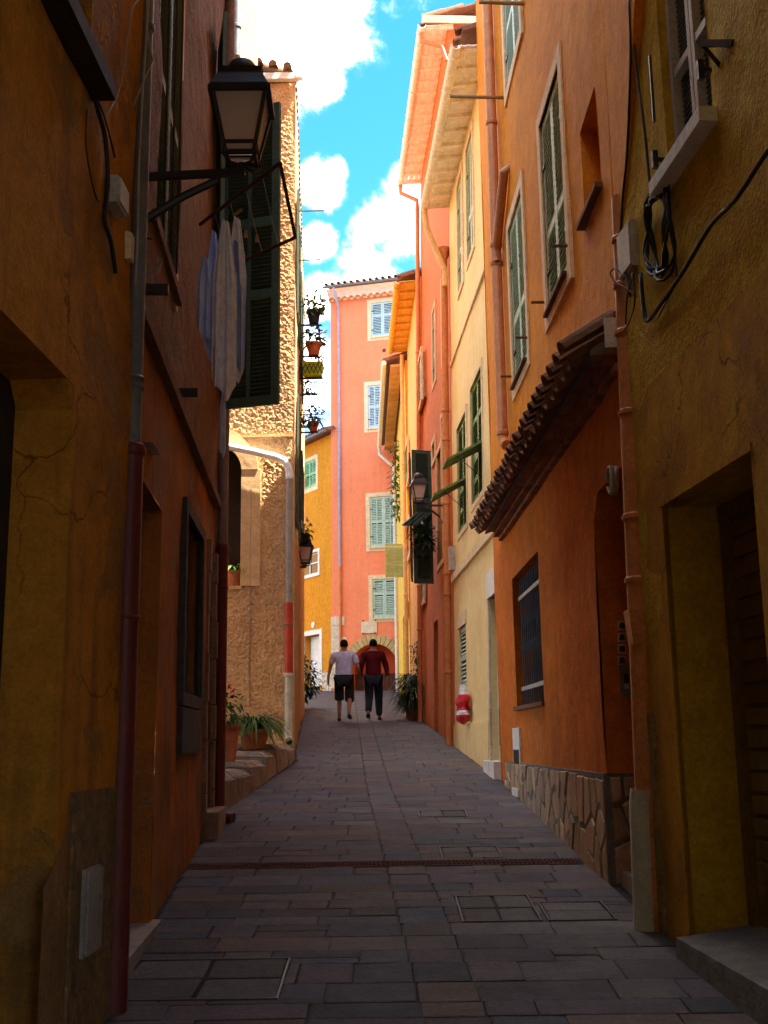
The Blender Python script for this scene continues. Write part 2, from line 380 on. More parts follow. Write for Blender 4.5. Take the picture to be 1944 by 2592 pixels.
def solo(name, mb, m, label, cat, group=None, smooth=False):
    """a thing that is one mesh, origin at its lowest middle"""
    c = Vector((sum(v.x for v in mb.v) / len(mb.v), sum(v.y for v in mb.v) / len(mb.v), min(v.z for v in mb.v)))
    o = bpy.data.objects.new(name, mesh(name, mb, M[m], c, smooth)); C.objects.link(o); o.location = c; ORG[o.name] = c
    return tag(o, label, cat, group)


def inst(name, me, parent, F, s, n, z, rx=0.0, ry=0.0, rz=0.0, sc=(1, 1, 1)):
    """a piece that shares its mesh, placed in wall coordinates"""
    o = bpy.data.objects.new(name, me); C.objects.link(o); o.parent = parent
    from mathutils import Euler
    o.matrix_local = Matrix.Translation(F.W(s, n, z) - ORG[parent.name]) @ F.R3().to_4x4() @ Euler((rx, ry, rz)).to_matrix().to_4x4() @ Matrix.Diagonal((*sc, 1))
    ORG[o.name] = ORG[parent.name]
    return o


def unit_box(name, m, sx, sy, sz, bev=0.0):
    b = MB(); x, y, z = sx / 2, sy / 2, sz / 2
    b.hexa([Vector(p) for p in ((-x, -y, -z), (x, -y, -z), (x, y, -z), (-x, y, -z), (-x + bev, -y + bev, z), (x - bev, -y + bev, z), (x - bev, y - bev, z), (-x + bev, y - bev, z))])
    return mesh(name, b, M[m], Vector((0, 0, 0)))


def wall(parent, F, s0, s1, z0, z1, m, holes=(), name='wall', rough=.010, step=.3, thick=.45):
    """wall sheet with real openings and reveals; holes: (s0,s1,z0,z1,depth)"""
    mb = MB()
    ss = sorted({round(v, 4) for v in [s0, s1] + [q for h in holes for q in h[:2]] if s0 <= v <= s1})
    zs = sorted({round(v, 4) for v in [z0, z1] + [q for h in holes for q in h[2:4]] if z0 <= v <= z1})

    def dens(a):
        r = []
        for p, q in zip(a, a[1:]):
            k = max(1, int(math.ceil((q - p) / step)))
            r += [p + (q - p) * i / k for i in range(k)]
        return r + [a[-1]]
    ss, zs = dens(ss), dens(zs)

    def pt(s, z):
        p = F.W(s, 0, z); return F.W(s, rough * 1.6 * noise.noise(p * .7) + rough * .6 * noise.noise(p * 2.1 + Vector((3, 7, 1))), z)
    idx = {}
    for i, s in enumerate(ss):
        for j, z in enumerate(zs):
            idx[i, j] = len(mb.v); mb.v.append(pt(s, z))
    for i in range(len(ss) - 1):
        for j in range(len(zs) - 1):
            cs, cz = (ss[i] + ss[i + 1]) / 2, (zs[j] + zs[j + 1]) / 2
            if any(h[0] < cs < h[1] and h[2] < cz < h[3] for h in holes): continue
            mb.f.append((idx[i, j], idx[i + 1, j], idx[i + 1, j + 1], idx[i, j + 1]))
    for h in holes:
        a, b, c, d, dep = h[:5]
        for (p, q) in (((a, c), (b, c)), ((b, c), (b, d)), ((b, d), (a, d)), ((a, d), (a, c))):
            mb.quad(pt(*p), pt(*q), F.W(q[0], -dep, q[1]), F.W(p[0], -dep, p[1]))
    # ends, top
    for s in (s0, s1): mb.quad(pt(s, z0), pt(s, z1), F.W(s, -thick, z1), F.W(s, -thick, z0))
    mb.quad(F.W(s0, 0, z1), F.W(s1, 0, z1), F.W(s1, -thick, z1), F.W(s0, -thick, z1))
    return obj(name, mb, m, parent)


def body(parent, F, s0, s1, z0, z1, deep, m, n0=-.46):
    """the house behind its street wall: keeps the light out"""
    mb = MB().box(F, s0, s1, -deep, n0, z0, z1)
    return obj('rear_walls', mb, m, parent)


def surround(parent, F, s0, s1, z0, z1, w, m, proud=.018, bottom=True, name='window_surround'):
    mb = MB()
    mb.box(F, s0 - w, s1 + w, -.03, proud, z1, z1 + w)
    mb.box(F, s0 - w, s0, -.03, proud, z0, z1); mb.box(F, s1, s1 + w, -.03, proud, z0, z1)
    if bottom: mb.box(F, s0 - w, s1 + w, -.03, proud, z0 - w, z0)
    return obj(name, mb, m, parent)


SLAT = {}


def leaf(parent, F, s0, s1, z0, z1, n, m, split=(.42,), singly=True, pitch=.05, st=.055, th=.035, name='shutter', mull=False, tilt=-50):
    """one louvred shutter leaf in frame F, its back face at n"""
    mb = MB(); w = s1 - s0
    mb.box(F, s0, s0 + st, n, n + th, z0, z1); mb.box(F, s1 - st, s1, n, n + th, z0, z1)
    cuts = [z0 + .045] + [z0 + f * (z1 - z0) for f in split] + [z1 - .03]
    rails = [(z0, z0 + .09)] + [(z0 + f * (z1 - z0) - .04, z0 + f * (z1 - z0) + .04) for f in split] + [(z1 - .065, z1)]
    for a, b in rails: mb.box(F, s0 + st, s1 - st, n + .002, n + th - .002, a, b)
    if mull: mb.box(F, (s0 + s1) / 2 - .018, (s0 + s1) / 2 + .018, n + .003, n + th + .004, z0 + .09, z1 - .065)
    o = obj(name, mb, m, parent)
    key = (m, round(w, 2))
    if key not in SLAT: SLAT[key] = unit_box('slat', m, round(w, 2) - 2 * st + .012, .058, .009)
    sm = MB()
    for (a, b), (c, d) in zip(rails, rails[1:]):
        z = b + pitch * .5
        while z < c - .01:
            if singly: inst('slat', SLAT[key], o, F, (s0 + s1) / 2, n + th / 2, z, rx=R(tilt), sc=(1, 1, 1))
            else:
                y = n + th / 2; k = min(.024, pitch * .42)
                sm.add([F.W(s0 + st, y - k, z + k), F.W(s1 - st, y - k, z + k), F.W(s1 - st, y + k, z - k), F.W(s0 + st, y + k, z - k),
                        F.W(s0 + st, y - k, z + k + .008), F.W(s1 - st, y - k, z + k + .008), F.W(s1 - st, y + k, z - k + .008), F.W(s0 + st, y + k, z - k + .008)],
                       [(0, 1, 2, 3), (4, 5, 6, 7), (3, 2, 6, 7), (0, 1, 5, 4)])
            z += pitch
    if not singly and sm.v: obj('slats', sm, m, o, kind='stuff')
    return o


def glassback(parent, F, s0, s1, z0, z1, dep, fm='trim_w', frame=True):
    g = obj('window_pane', MB().box(F, s0 + .001, s1 - .001, -dep - .02, -dep, z0 + .001, z1 - .001), 'glass', parent)
    if frame:
        mb = MB(); t = .05; c = (s0 + s1) / 2
        for a, b in ((s0 + .002, s0 + t), (c - t / 2, c + t / 2), (s1 - t, s1 - .002)): mb.box(F, a, b, -dep + .002, -dep + .035, z0 + .002, z1 - .002)
        for a in (z0 + .002, z0 + (z1 - z0) * .5, z1 - t): mb.box(F, s0 + t, s1 - t, -dep + .003, -dep + .03, a, a + t - .004)
        obj('window_frame', mb, fm, parent)
    return g


def shut_window(parent, F, s0, s1, z0, z1, m, trim, w=.11, holes=None, singly=True, split=(.42,), pitch=.05, sill=None, mull=False, dep=.14, bottom=True):
    """opening with surround, glass, and a closed pair of louvred leaves; s0.. is the outer edge of the surround"""
    a, b, c, d = s0 + w, s1 - w, z0 + (w if bottom else 0), z1 - w
    holes.append((a, b, c, d, dep + .05))
    surround(parent, F, a, b, c, d, w, trim, bottom=bottom)
    obj('window_pane', MB().box(F, a + .001, b - .001, -dep - .02, -dep, c + .001, d - .001), 'glass', parent)
    mid = (a + b) / 2
    leaf(parent, F, a + .006, mid - .003, c + .006, d - .006, -.045, m, split, singly, pitch, mull=mull)
    leaf(parent, F, mid + .003, b - .006, c + .006, d - .006, -.045, m, split, singly, pitch, mull=mull)
    hb = MB()
    for z in (c + .2 * (d - c), c + .75 * (d - c)):
        hb.box(F, a - .02, a + .1, -.008, .004, z, z + .03); hb.box(F, b - .1, b + .02, -.008, .004, z, z + .03)
    obj('hinge', hb, 'iron', parent)
    if sill: obj('window_sill', MB().box(F, a - .03, b + .03, -.02, .07, c - .045, c), sill, parent)
    return (a, b, c, d)


def wire(F, pts, r, m, name, label, n=.02, cat='cable', group=None, k=6):
    P = []
    for p in pts:
        s, z = F.hit(p[0], p[1], n); P.append(F.W(s, n, z))
    # smooth a little
    Q = []
    for i in range(len(P) - 1):
        for t in (0, .33, .67):
            a, b, c, d = P[max(i - 1, 0)], P[i], P[i + 1], P[min(i + 2, len(P) - 1)]
            Q.append(.5 * ((2 * b) + (c - a) * t + (2 * a - 5 * b + 4 * c - d) * t * t + (3 * b - a - 3 * c + d) * t ** 3))
    Q.append(P[-1])
    return solo(name, MB().tube(Q, r, k), m, label, cat, group, True)


def downpipe(parent, pts, r, m, name='downpipe', collars=(), cm=None, k=12):
    o = obj(name, MB().tube(pts, r, k), m, parent, True)
    for (p, h, g) in collars:
        p = Vector(p); obj('pipe_collar', MB().tube([p, p + Vector((0, 0, .012)), p + Vector((0, 0, h - .012)), p + Vector((0, 0, h))], [r * 1.02, r * g, r * g, r * 1.02], k), cm or m, o, True)
    return o


# ------------------------------------------------------------------ wall lines (plan), measured up the alley
F_OC = Frame((1.465, 6.50), (1.70, 3.70))                     # s grows towards the camera
F_OR = Frame((1.465, 6.52), (1.325, 13.45))
F_CR = Frame((1.325, 13.45), (1.055, 18.05), lean=.014)
F_RD = Frame((1.055, 18.05), (.745, 23.7), lean=.014)
F_PE = Frame((.745, 23.7), (.60, 28.2), lean=.006)
F_YE = Frame((.60, 28.2), (.42, 36.9))
F_L1 = Frame((-1.26, 2.6), (-1.2, 5.05))
F_L2 = Frame((-1.25, 5.2), (-1.60, 10.5))
F_TF = Frame((-1.385, 17.05), (-3.6, 17.05), toward=(0, 0))   # tan house, face towards the camera; s grows to the left
F_TS = Frame((-1.385, 17.05), (-2.05, 28.4))                  # its side along the alley
F_PK = Frame((-1.80, 37.64), (1.30, 36.83), toward=(0, 0))
F_MU = Frame((-1.80, 37.70), (-3.95, 41.1), toward=(-6, 20))

LEFT = [(-3.0, 0), (-1.3, 2), (-1.26, 2.6), (-1.2, 5.05), (-1.25, 5.2), (-1.60, 10.5), (-1.62, 11.2), (-1.25, 15.9), (-1.38, 17.05), (-2.05, 28.4), (-3.6, 40.5)]
RIGHT = [(2.2, 0), (1.70, 3.7), (1.465, 6.5), (1.325, 13.45), (1.055, 18.05), (.745, 23.7), (.60, 28.2), (.42, 36.9), (.4, 41)]


def edge(P, y):
    if y <= P[0][1]: return P[0][0]
    for (a, b), (c, d) in zip(P, P[1:]):
        if b <= y <= d: return a + (c - a) * (y - b) / (d - b)
    return P[-1][0]


# ------------------------------------------------------------------ ground and paving
gm = MB()
ys = [-400, -60, -12, 0] + [i * .5 for i in range(1, 90)] + [60, 120, 400]
for y in ys: gm.v += [Vector((x, y, zg(min(y, 60)) - .009 if y > -12 else zg(-12) - .009)) for x in (-400, -40, -6, 0, 6, 40, 400)]
for i in range(len(ys) - 1):
    for j in range(6): gm.f.append((i * 7 + j, i * 7 + j + 1, (i + 1) * 7 + j + 1, (i + 1) * 7 + j))
street = obj('street', gm, 'joint', None, True, kind='structure')


def slab(x0, x1, y0, y1, h=0.0, b=.003):
    """one paving slab following the slope, edges uneven"""
    j = lambda a: rnd.uniform(-a, a)
    p = []
    for (x, y) in ((x0, y0), (x1, y0), (x1, y1), (x0, y1)): p.append((x + j(.006), y + j(.006)))
    t = [h + j(.002) for _ in range(4)]
    V = [Vector((x, y, zg(y) - .03)) for x, y in p]
    cx, cy = (x0 + x1) / 2, (y0 + y1) / 2
    V += [Vector((x, y, zg(y) - b + t[i])) for i, (x, y) in enumerate(p)]
    V += [Vector((cx + (x - cx) * (1 - .012 / max(.05, abs(x - cx))), cy + (y - cy) * (1 - .012 / max(.05, abs(y - cy))), zg(y) + t[i])) for i, (x, y) in enumerate(p)]
    return MB().add(V, [(0, 1, 5, 4), (1, 2, 6, 5), (2, 3, 7, 6), (3, 0, 4, 7), (4, 5, 9, 8), (5, 6, 10, 9), (6, 7, 11, 10), (7, 4, 8, 11), (8, 9, 10, 11)])


COVERS = [((985, 1937), (1170, 1990), 2), ((1140, 1950), (1290, 1988), 2), ((965, 1830), (1070, 1853), 2), ((300, 2075), (600, 2160), 2), ((905, 1752), (1010, 1764), 2)]
cov = []
for a, b, k in COVERS:
    p, q = gnd(*a), gnd(*b)
    x0, x1, y0, y1 = min(p.x, q.x), max(p.x, q.x), min(p.y, q.y), max(p.y, q.y)
    cx = (x0 + x1) / 2; w = min(.8, max(.45, x1 - x0)) / 2; cy = (y0 + y1) / 2; d = min(.7, max(.35, y1 - y0)) / 2
    cov.append((cx - w, cx + w, cy - d, cy + d))
cov[1] = (cov[0][1] + .035, cov[0][1] + .035 + (cov[1][1] - cov[1][0]) * .85, cov[1][2], cov[1][3])
DR0, DR1 = 8.28, 8.50
stones = []
y = 3.6
while y < 38.5:
    dy = rnd.uniform(.19, .33)
    if y < DR0 < y + dy + .06: dy = DR0 - y
    if abs(y - DR0) < .002: y = DR1
    for part in (0, 1, 2):
        ym = y + dy / 2; L, Rr = edge(LEFT, ym) + .015, edge(RIGHT, ym) - .015
        g0 = .14 - (ym - 4.9) * .047 if ym < 13 else -.24 - (ym - 13) * .034
        gw = .27
        if part == 0: a, b = L, g0
        elif part == 1: a, b = g0, g0 + gw
        else: a, b = g0 + gw, Rr
        x = a
        off = 0
        while x < b - .01:
            w = rnd.choice((.24, .3, .36, .42, .5, .58)) * rnd.uniform(.88, 1.12) if part != 1 else gw
            if b - (x + w) < .16: w = b - x
            g = .0035
            if rnd.random() < .16 and part != 1 and w < .4 and dy > .24:
                h = dy * rnd.uniform(.4, .6); stones.append((x + g, x + w - g, y + g, y + h - g)); stones.append((x + g, x + w - g, y + h + g, y + dy - g))
            else: stones.append((x + g, x + w - g, y + g, y + dy - g))
            x += w
    y += dy
far = [MB(), MB(), MB(), MB()]
STN = ('stone', 'stone2', 'stone3', 'stone4')
k = 0
for s in stones:
    if any(c[0] - .03 < s[0] and s[1] < c[1] + .03 and c[2] - .03 < s[2] and s[3] < c[3] + .03 for c in cov): continue
    bits = [s]
    for c in cov:                       # cut the paving round the access covers
        nb_ = []
        for (a, b, d, e) in bits:
            if not (a < c[1] and b > c[0] and d < c[3] and e > c[2]): nb_.append((a, b, d, e)); continue
            if c[2] - d > .03: nb_.append((a, b, d, c[2] - .005))
            if e - c[3] > .03: nb_.append((a, b, c[3] + .005, e))
            d2, e2 = max(d, c[2]), min(e, c[3])
            if c[0] - a > .03: nb_.append((a, c[0] - .005, d2, e2))
            if b - c[1] > .03: nb_.append((c[1] + .005, b, d2, e2))
        bits = nb_
    for s in bits:
        st = slab(*s, h=rnd.uniform(-.002, .002))
        if k < 300:
            obj('paving_stone', st, rnd.choices(STN, (5, 3, 2, 3))[0], street); k += 1
        else: rnd.choices(far, (5, 3, 2, 3))[0].add(st.v, st.f)
for i in range(4): obj('paving_stones', far[i], STN[i], street, kind='stuff')
for i, c in enumerate(cov):
    lab = ('paved double access cover with a dark metal rim, in the sunnier patch of street', 'narrow paved access cover beside the larger double cover, nearest the right wall', 'small paved access cover just above the drain grate',
           'large paved access cover by the maroon pipe at the bottom left', 'thin paved access cover in the middle of the sloping street')[i]
    t = thing('access_cover', lab, 'manhole cover', ((c[0] + c[1]) / 2, (c[2] + c[3]) / 2, zg((c[2] + c[3]) / 2)), 'paved access covers set in the street')
    f = MB()
    Z = lambda yy, o: zg(yy) + o

    def slope_box(mb, x0, x1, y0, y1, a, b): return mb.hexa([Vector((x0, y0, zg(y0) + a)), Vector((x1, y0, zg(y0) + a)), Vector((x1, y1, zg(y1) + a)), Vector((x0, y1, zg(y1) + a)), Vector((x0, y0, zg(y0) + b)), Vector((x1, y0, zg(y0) + b)), Vector((x1, y1, zg(y1) + b)), Vector((x0, y1, zg(y1) + b))])
    w = .009
    for q in ((c[0], c[1], c[2], c[2] + w), (c[0], c[1], c[3] - w, c[3]), (c[0], c[0] + w, c[2] + w, c[3] - w), (c[1] - w, c[1], c[2] + w, c[3] - w)): slope_box(f, *q, -.03, .003)
    obj('rim', f, 'iron', t)
    nx = 2 if c[1] - c[0] > .4 else 1; ny = 2 if c[3] - c[2] > .45 else 1
    for ix in range(nx):
        for iy in range(ny):
            dx, dyy = (c[1] - c[0] - 2 * w) / nx, (c[3] - c[2] - 2 * w) / ny
            obj('paving_stone', slab(c[0] + w + ix * dx + .01, c[0] + w + (ix + 1) * dx - .01, c[2] + w + iy * dyy + .01, c[2] + w + (iy + 1) * dyy - .01, .001), 'stone', t)
# drain across the street
t = thing('drain_grate', 'long rusty drain grate running right across the stone street', 'drain', (0, 8.39, zg(8.39)))
DL, DRt = edge(LEFT, 8.4) + .06, edge(RIGHT, 8.4) - .05
for a in range(4):
    x0, x1 = DL + (DRt - DL) * a / 4 + .004, DL + (DRt - DL) * (a + 1) / 4 - .004
    g = MB()
    for (u0, u1) in ((DR0 + .008, DR0 + .025), (DR1 - .025, DR1 - .008), (8.375, 8.385), (8.42, 8.43)): slope_box(g, x0, x1, u0, u1, -.025, .003)
    nb = 22
    for i in range(nb):
        for (ya, yb, sg) in ((DR0 + .025, 8.375, 1), (8.385, 8.42, -1), (8.43, DR1 - .025, 1)):
            xx = x0 + (x1 - x0) * (i + .5) / nb; d = .012 * sg; q = .004
            g.hexa([Vector((xx - d - q, ya, zg(ya) - .02)), Vector((xx - d + q, ya, zg(ya) - .02)), Vector((xx + d + q, yb, zg(yb) - .02)), Vector((xx + d - q, yb, zg(yb) - .02)),
                    Vector((xx - d - q, ya, zg(ya) + .002)), Vector((xx - d + q, ya, zg(ya) + .002)), Vector((xx + d + q, yb, zg(yb) + .002)), Vector((xx + d - q, yb, zg(yb) + .002))])
    obj('grate_section', g, 'rust', t)
obj('channel', slope_box(MB(), DL, DRt, DR0, DR1, -.16, -.05), 'cable_b', t)

# ------------------------------------------------------------------ RIGHT: orange house with tiled canopy
T = thing('orange_house', 'orange plastered house with a tiled canopy and crazy stone plinth', 'house', F_OR.W(3.4, 0, .5))
F = F_OR; H = []
LN = F.len
ZT = 15.2
# windows
A = F.rect((1212, 85), (1182, 722)); Bw = F.rect((1130, 365), (1110, 870)); Tw = F.rect((1130, 70), (1092, 205))
for q in (A, Bw):
    w = shut_window(T, F, q[0], q[1], q[2], q[3], 'sh_green', 'trim_o', .12, H, True, (.40,), .052)
    obj('window_ledge', MB().box(F, w[0] + .02, w[1] - .02, .0, .055, w[2] - .03, w[2] - .005), 'rust', T)
    for s in (w[0] - .06, w[1] + .1): obj('shutter_stay', MB().bar(F.W(s, 0, w[2] + .16), F.W(s, .13, w[2] + .16), .018), 'rust', T)
shut_window(T, F, Tw[0], Tw[1], Tw[2], Tw[2] + 1.95, 'sh_aqua', 'trim_o', .12, H, False, (.40,), .052)
# niche with a small sill
n0 = F.hit(1262, 480)[0] + .02; n1 = F.hit(1298, 388)[0]; nz0 = F.hit(1262, 482)[1]; nz1 = F.hit(1285, 190)[1]
H.append((n1, n0, nz0, nz1, .32)); obj('niche_back', MB().box(F, n1 + .001, n0 - .001, -.36, -.321, nz0 + .001, nz1 - .001), 'orange_r', T)
obj('niche_sill', MB().box(F, n1 - .03, n0 + .03, -.05, .05, nz0 - .035, nz0), 'tile', T)
# barred ground floor window
G = F.rect((1162, 1190), (1115, 1527)); H.append((*G, .26))
obj('window_pane', MB().box(F, G[0] + .001, G[1] - .001, -.24, -.2, G[2] + .001, G[3] - .001), 'glass', T)
obj('window_sill', MB().box(F, G[0] - .03, G[1] + .03, -.15, .03, G[2] - .04, G[2]), 'tile', T)
gr = obj('window_grille', MB().box(F, G[0] + .01, G[1] - .01, -.075, -.06, G[2] + .16, G[2] + .2).box(F, G[0] + .01, G[1] - .01, -.075, -.06, G[3] - .24, G[3] - .2), 'box', T)
bar = MB(); bar.tube([(0, 0, -.5), (0, 0, .5)], .007, 6); bar_me = mesh('bar', bar, M['iron'], Vector((0, 0, 0)))
ns = 13
for i in range(ns): inst('bar', bar_me, gr, F, G[0] + .05 + (G[1] - G[0] - .1) * i / (ns - 1), -.085, (G[2] + G[3]) / 2, sc=(1, 1, G[3] - G[2] - .03))
sc = MB()
for j in range(2):
    zc = G[2] + (G[3] - G[2]) * (.44 + .2 * j)
    for i in range(ns - 1):
        c = G[0] + .05 + (G[1] - G[0] - .1) * (i + .5) / (ns - 1); r = .03
        sc.tube([F.W(c + r * math.cos(a * .9), -.085, zc + r * math.sin(a * .9) * 1.5) for a in range(8)], .004, 5)
obj('scrollwork', sc, 'iron', gr)
# recessed entrance next to the corner, with its own reveal
dh = F.hit(1290, 1070)[1] + .02; ds = F.hit(1292, 1300)[0]
H.append((.10, ds, .3, dh, .62))
obj('entrance_door', MB().box(F, .101, ds - .001, -.68, -.62, .3, dh - .001), 'darkwood', T)
obj('door_head_chamfer', MB().add([F.W(ds, -.002, dh - .16), F.W(ds, -.002, dh), F.W(ds - .13, -.002, dh), F.W(ds, -.6, dh - .16), F.W(ds, -.6, dh), F.W(ds - .13, -.6, dh)], [(0, 1, 2), (3, 5, 4), (0, 2, 5, 3), (0, 3, 4, 1), (1, 4, 5, 2)]), 'orange_r', T)
for i in range(3):
    obj('step', MB().box(F, .102, ds - .002, -.6 + i * .0, -.05 - i * .18, .3, .64 + i * .17), 'marble' if i == 0 else 'plinth', T)
wall(T, F, 0, LN, -.3, 3.9, M['orange_shaded'], [h for h in H if h[3] < 3.9], name='lower_wall', rough=.014)
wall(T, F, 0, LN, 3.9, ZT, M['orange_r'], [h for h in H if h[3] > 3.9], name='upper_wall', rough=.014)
body(T, F, -.0, LN, -.3, ZT, 6.5, 'orange_r', -.72)
obj('roof', MB().box(F, -.3, LN + .1, -6.8, .35, ZT, ZT + .12), 'tile', T)
# stone plinth: polygonal stones in mortar
PZ = 1.255
pl = obj('plinth', MB().hexa([F.W(ds, -.02, .2), F.W(LN - .55, -.02, .2), F.W(LN - .55, .022, .2), F.W(ds, .022, .2), F.W(ds, -.02, PZ), F.W(LN - .55, -.02, PZ - .02), F.W(LN - .55, .022, PZ - .02), F.W(ds, .022, PZ)]), 'plinth', T)


def clip(poly, p, d):
    out = []
    for i, a in enumerate(poly):
        b = poly[(i + 1) % len(poly)]; fa, fb = (a - p).dot(d), (b - p).dot(d)
        if fa <= 0: out.append(a)
        if (fa < 0 < fb) or (fb < 0 < fa): out.append(a + (b - a) * (fa / (fa - fb)))
    return out


def crazy(parent, F, s0, s1, zlo, zhi, n, stretch=1.2, m='pstone', gap=.017, proud=.036, base=.02, name='plinth_stone'):
    q = random.Random(5); pts = []
    for _ in range(n * 40):
        c = Vector((q.uniform(s0, s1), q.uniform(zlo(s0) if callable(zlo) else zlo, zhi)))
        if all(((c.x - p.x) ** 2 + ((c.y - p.y) / stretch) ** 2) ** .5 > .15 for p in pts): pts.append(c)
        if len(pts) >= n: break
    for c in pts:
        lo = zlo(c.x) if callable(zlo) else zlo
        if c.y < lo - .1: continue
        poly = [Vector((s0, lo - .12)), Vector((s1, lo - .12)), Vector((s1, zhi)), Vector((s0, zhi))]
        for p in pts:
            if p is c: continue
            d = Vector(((p.x - c.x), (p.y - c.y) / stretch ** 2)); poly = clip(poly, (p + c) / 2, d)
        if len(poly) < 3: continue
        cen = sum(poly, Vector((0, 0))) / len(poly)
        P = [p + (cen - p).normalized() * min(gap * q.uniform(.7, 1.5), (cen - p).length * .5) for p in poly]
        P2 = [p + (cen - p).normalized() * min(.014, (cen - p).length * .4) for p in P]
        h = proud * q.uniform(.6, 1.1); k = len(P)
        mb = MB().add([F.W(p.x, base, p.y) for p in P] + [F.W(p.x, h - .012, p.y) for p in P] + [F.W(p.x, h, p.y) for p in P2],
                      [(i, (i + 1) % k, (i + 1) % k + k, i + k) for i in range(k)] + [(i + k, (i + 1) % k + k, (i + 1) % k + 2 * k, i + 2 * k) for i in range(k)] + [tuple(range(2 * k, 3 * k))])
        obj(name, mb, m, parent)


crazy(pl, F, ds + .01, LN - .56, lambda s: zg(6.52 + s), PZ - .02, 62)
FJ = Frame((F.W(ds, 0, 0).x, F.W(ds, 0, 0).y), (F.W(ds, -.6, 0).x, F.W(ds, -.6, 0).y), toward=(0, 0))   # the far jamb of the entrance
pj = obj('jamb_plinth', MB().box(FJ, .0, .6, -.02, .012, .3, PZ), 'plinth', T)
crazy(pj, FJ, .01, .58, .66, PZ - .01, 9, 1.2, base=.01, proud=.034)
# meter cabinet door low on the wall and a small vent
# tiled canopy
cs0, cs1, cz = .02, F.hit(1030, 1130, .28)[0], 3.74
cp = obj('canopy', MB().add([F.W(cs0, -.02, cz + .12), F.W(cs1, -.02, cz + .12), F.W(cs1, .19, cz + .03), F.W(cs0, .19, cz + .03), F.W(cs0, -.02, cz + .22), F.W(cs1, -.02, cz + .22), F.W(cs1, .19, cz + .07), F.W(cs0, .19, cz + .07)],
                           [(3, 2, 1, 0), (4, 5, 6, 7), (0, 1, 5, 4), (1, 2, 6, 5), (2, 3, 7, 6), (3, 0, 4, 7)]), 'plinth', T)


def half_tile(name, m, L, r0, r1, up=True, k=7, th=.014):
    b = MB()
    for r_in in (0, th):
        for (y, r) in ((-L / 2, r0), (L / 2, r1)):
            for j in range(k):
                a = math.pi * j / (k - 1); b.v.append(Vector(((r - r_in) * math.cos(a), y, (r - r_in) * math.sin(a) * (1 if up else -1))))
    for base in (0, 2 * k):
        for j in range(k - 1): b.f.append((base + j, base + j + 1, base + k + j + 1, base + k + j))
    for base in (0, k):
        for j in range(k - 1): b.f.append((base + j, base + j + 1, base + 2 * k + j + 1, base + 2 * k + j))
    return mesh(name, b, M[m], Vector((0, 0, 0)))


TILE_C = half_tile('roof_tile', 'tile', .40, .085, .07)
TILE_P = half_tile('roof_tile', 'tile', .40, .085, .085, up=False)
BRK = unit_box('brick', 'brick', .112, .2, .048, .004)
nt_ = int((cs1 - cs0) / .205)
for i in range(nt_):
    s = cs0 + .1 + i * (cs1 - cs0 - .2) / (nt_ - 1); jr = rnd.uniform(-.04, .04)
    inst('roof_tile', TILE_C, cp, F, s, .165 + rnd.uniform(-.012, .012), cz + .19 + rnd.uniform(-.008, .008), rx=R(-31), ry=jr, rz=jr)
    if i < nt_ - 1: inst('roof_tile', TILE_P, cp, F, s + .1, .15 + rnd.uniform(-.008, .008), cz + .175, rx=R(-31))
obj('canopy_flashing', MB().box(F, cs0, cs1, -.005, .03, cz + .29, cz + .32), 'pipe_maroon', cp)
for row in range(3):
    nb = int((cs1 - cs0) / .118)
    for i in range(nb): inst('brick', BRK, cp, F, cs0 + .06 + i * .118 + (.04 if row == 1 else 0), .10 - row * .055 - .04, cz + .065 - row * .052, rz=R(0), rx=0)
obj('canopy_end', MB().box(F, cs0 - .018, cs0 - .002, -.01, .10, cz + .08, cz + .27), 'trim_w', cp)
# corner downpipe in many socketed lengths
pq0 = at(6.42, 1371, 1100); pq1 = at(6.42, 1398, 1750); pdx = (pq1.x - pq0.x) / (pq1.z - pq0.z); py_ = 6.42
pxz = lambda z: pq0.x + pdx * (z - pq0.z)
px_ = pq0.x
cl = [((pxz(z), py_, z), .045, 1.2) for z in (4.45, 4.15, 3.85, 3.35, 2.72, 2.35)]
downpipe(T, [(pxz(4.75), py_, 4.75), (pxz(3), py_, 3.0), (pxz(1.5), py_, 1.5), (pxz(.45), py_, .45)], .063, 'pipe_orange', collars=cl)
obj('pipe_box', MB().hexa([Vector((pxz(2.0) + x, py_ + y_, 2.0)) for x, y_ in ((-.055, -.07), (.06, -.07), (.06, .06), (-.055, .06))] + [Vector((pxz(2.2) + x, py_ + y_, 2.2)) for x, y_ in ((-.075, -.08), (.075, -.08), (.075, .07), (-.075, .07))]), 'pipe_orange', T)
obj('pipe_guard', MB().tube([(pxz(.45) - .03, py_, .45), (pxz(1.12) - .03, py_, 1.12), (pxz(1.2) - .02, py_, 1.2)], .068, 12), 'pipe_beige', T, True)
# rounded orange plaster that laps over the corner above the canopy
PP = [(.03, 3.98), (-.03, 4.25), (-.90, 5.85), (-1.35, 6.7), (.03, 6.7)]; k = len(PP)
obj('corner_plaster', MB().add([F.W(s, -.10, z) for s, z in PP] + [F.W(s, .004, z) for s, z in PP], [tuple(range(k, 2 * k))] + [(i, (i + 1) % k, (i + 1) % k + k, i + k) for i in range(k)]), 'orange_r', T)
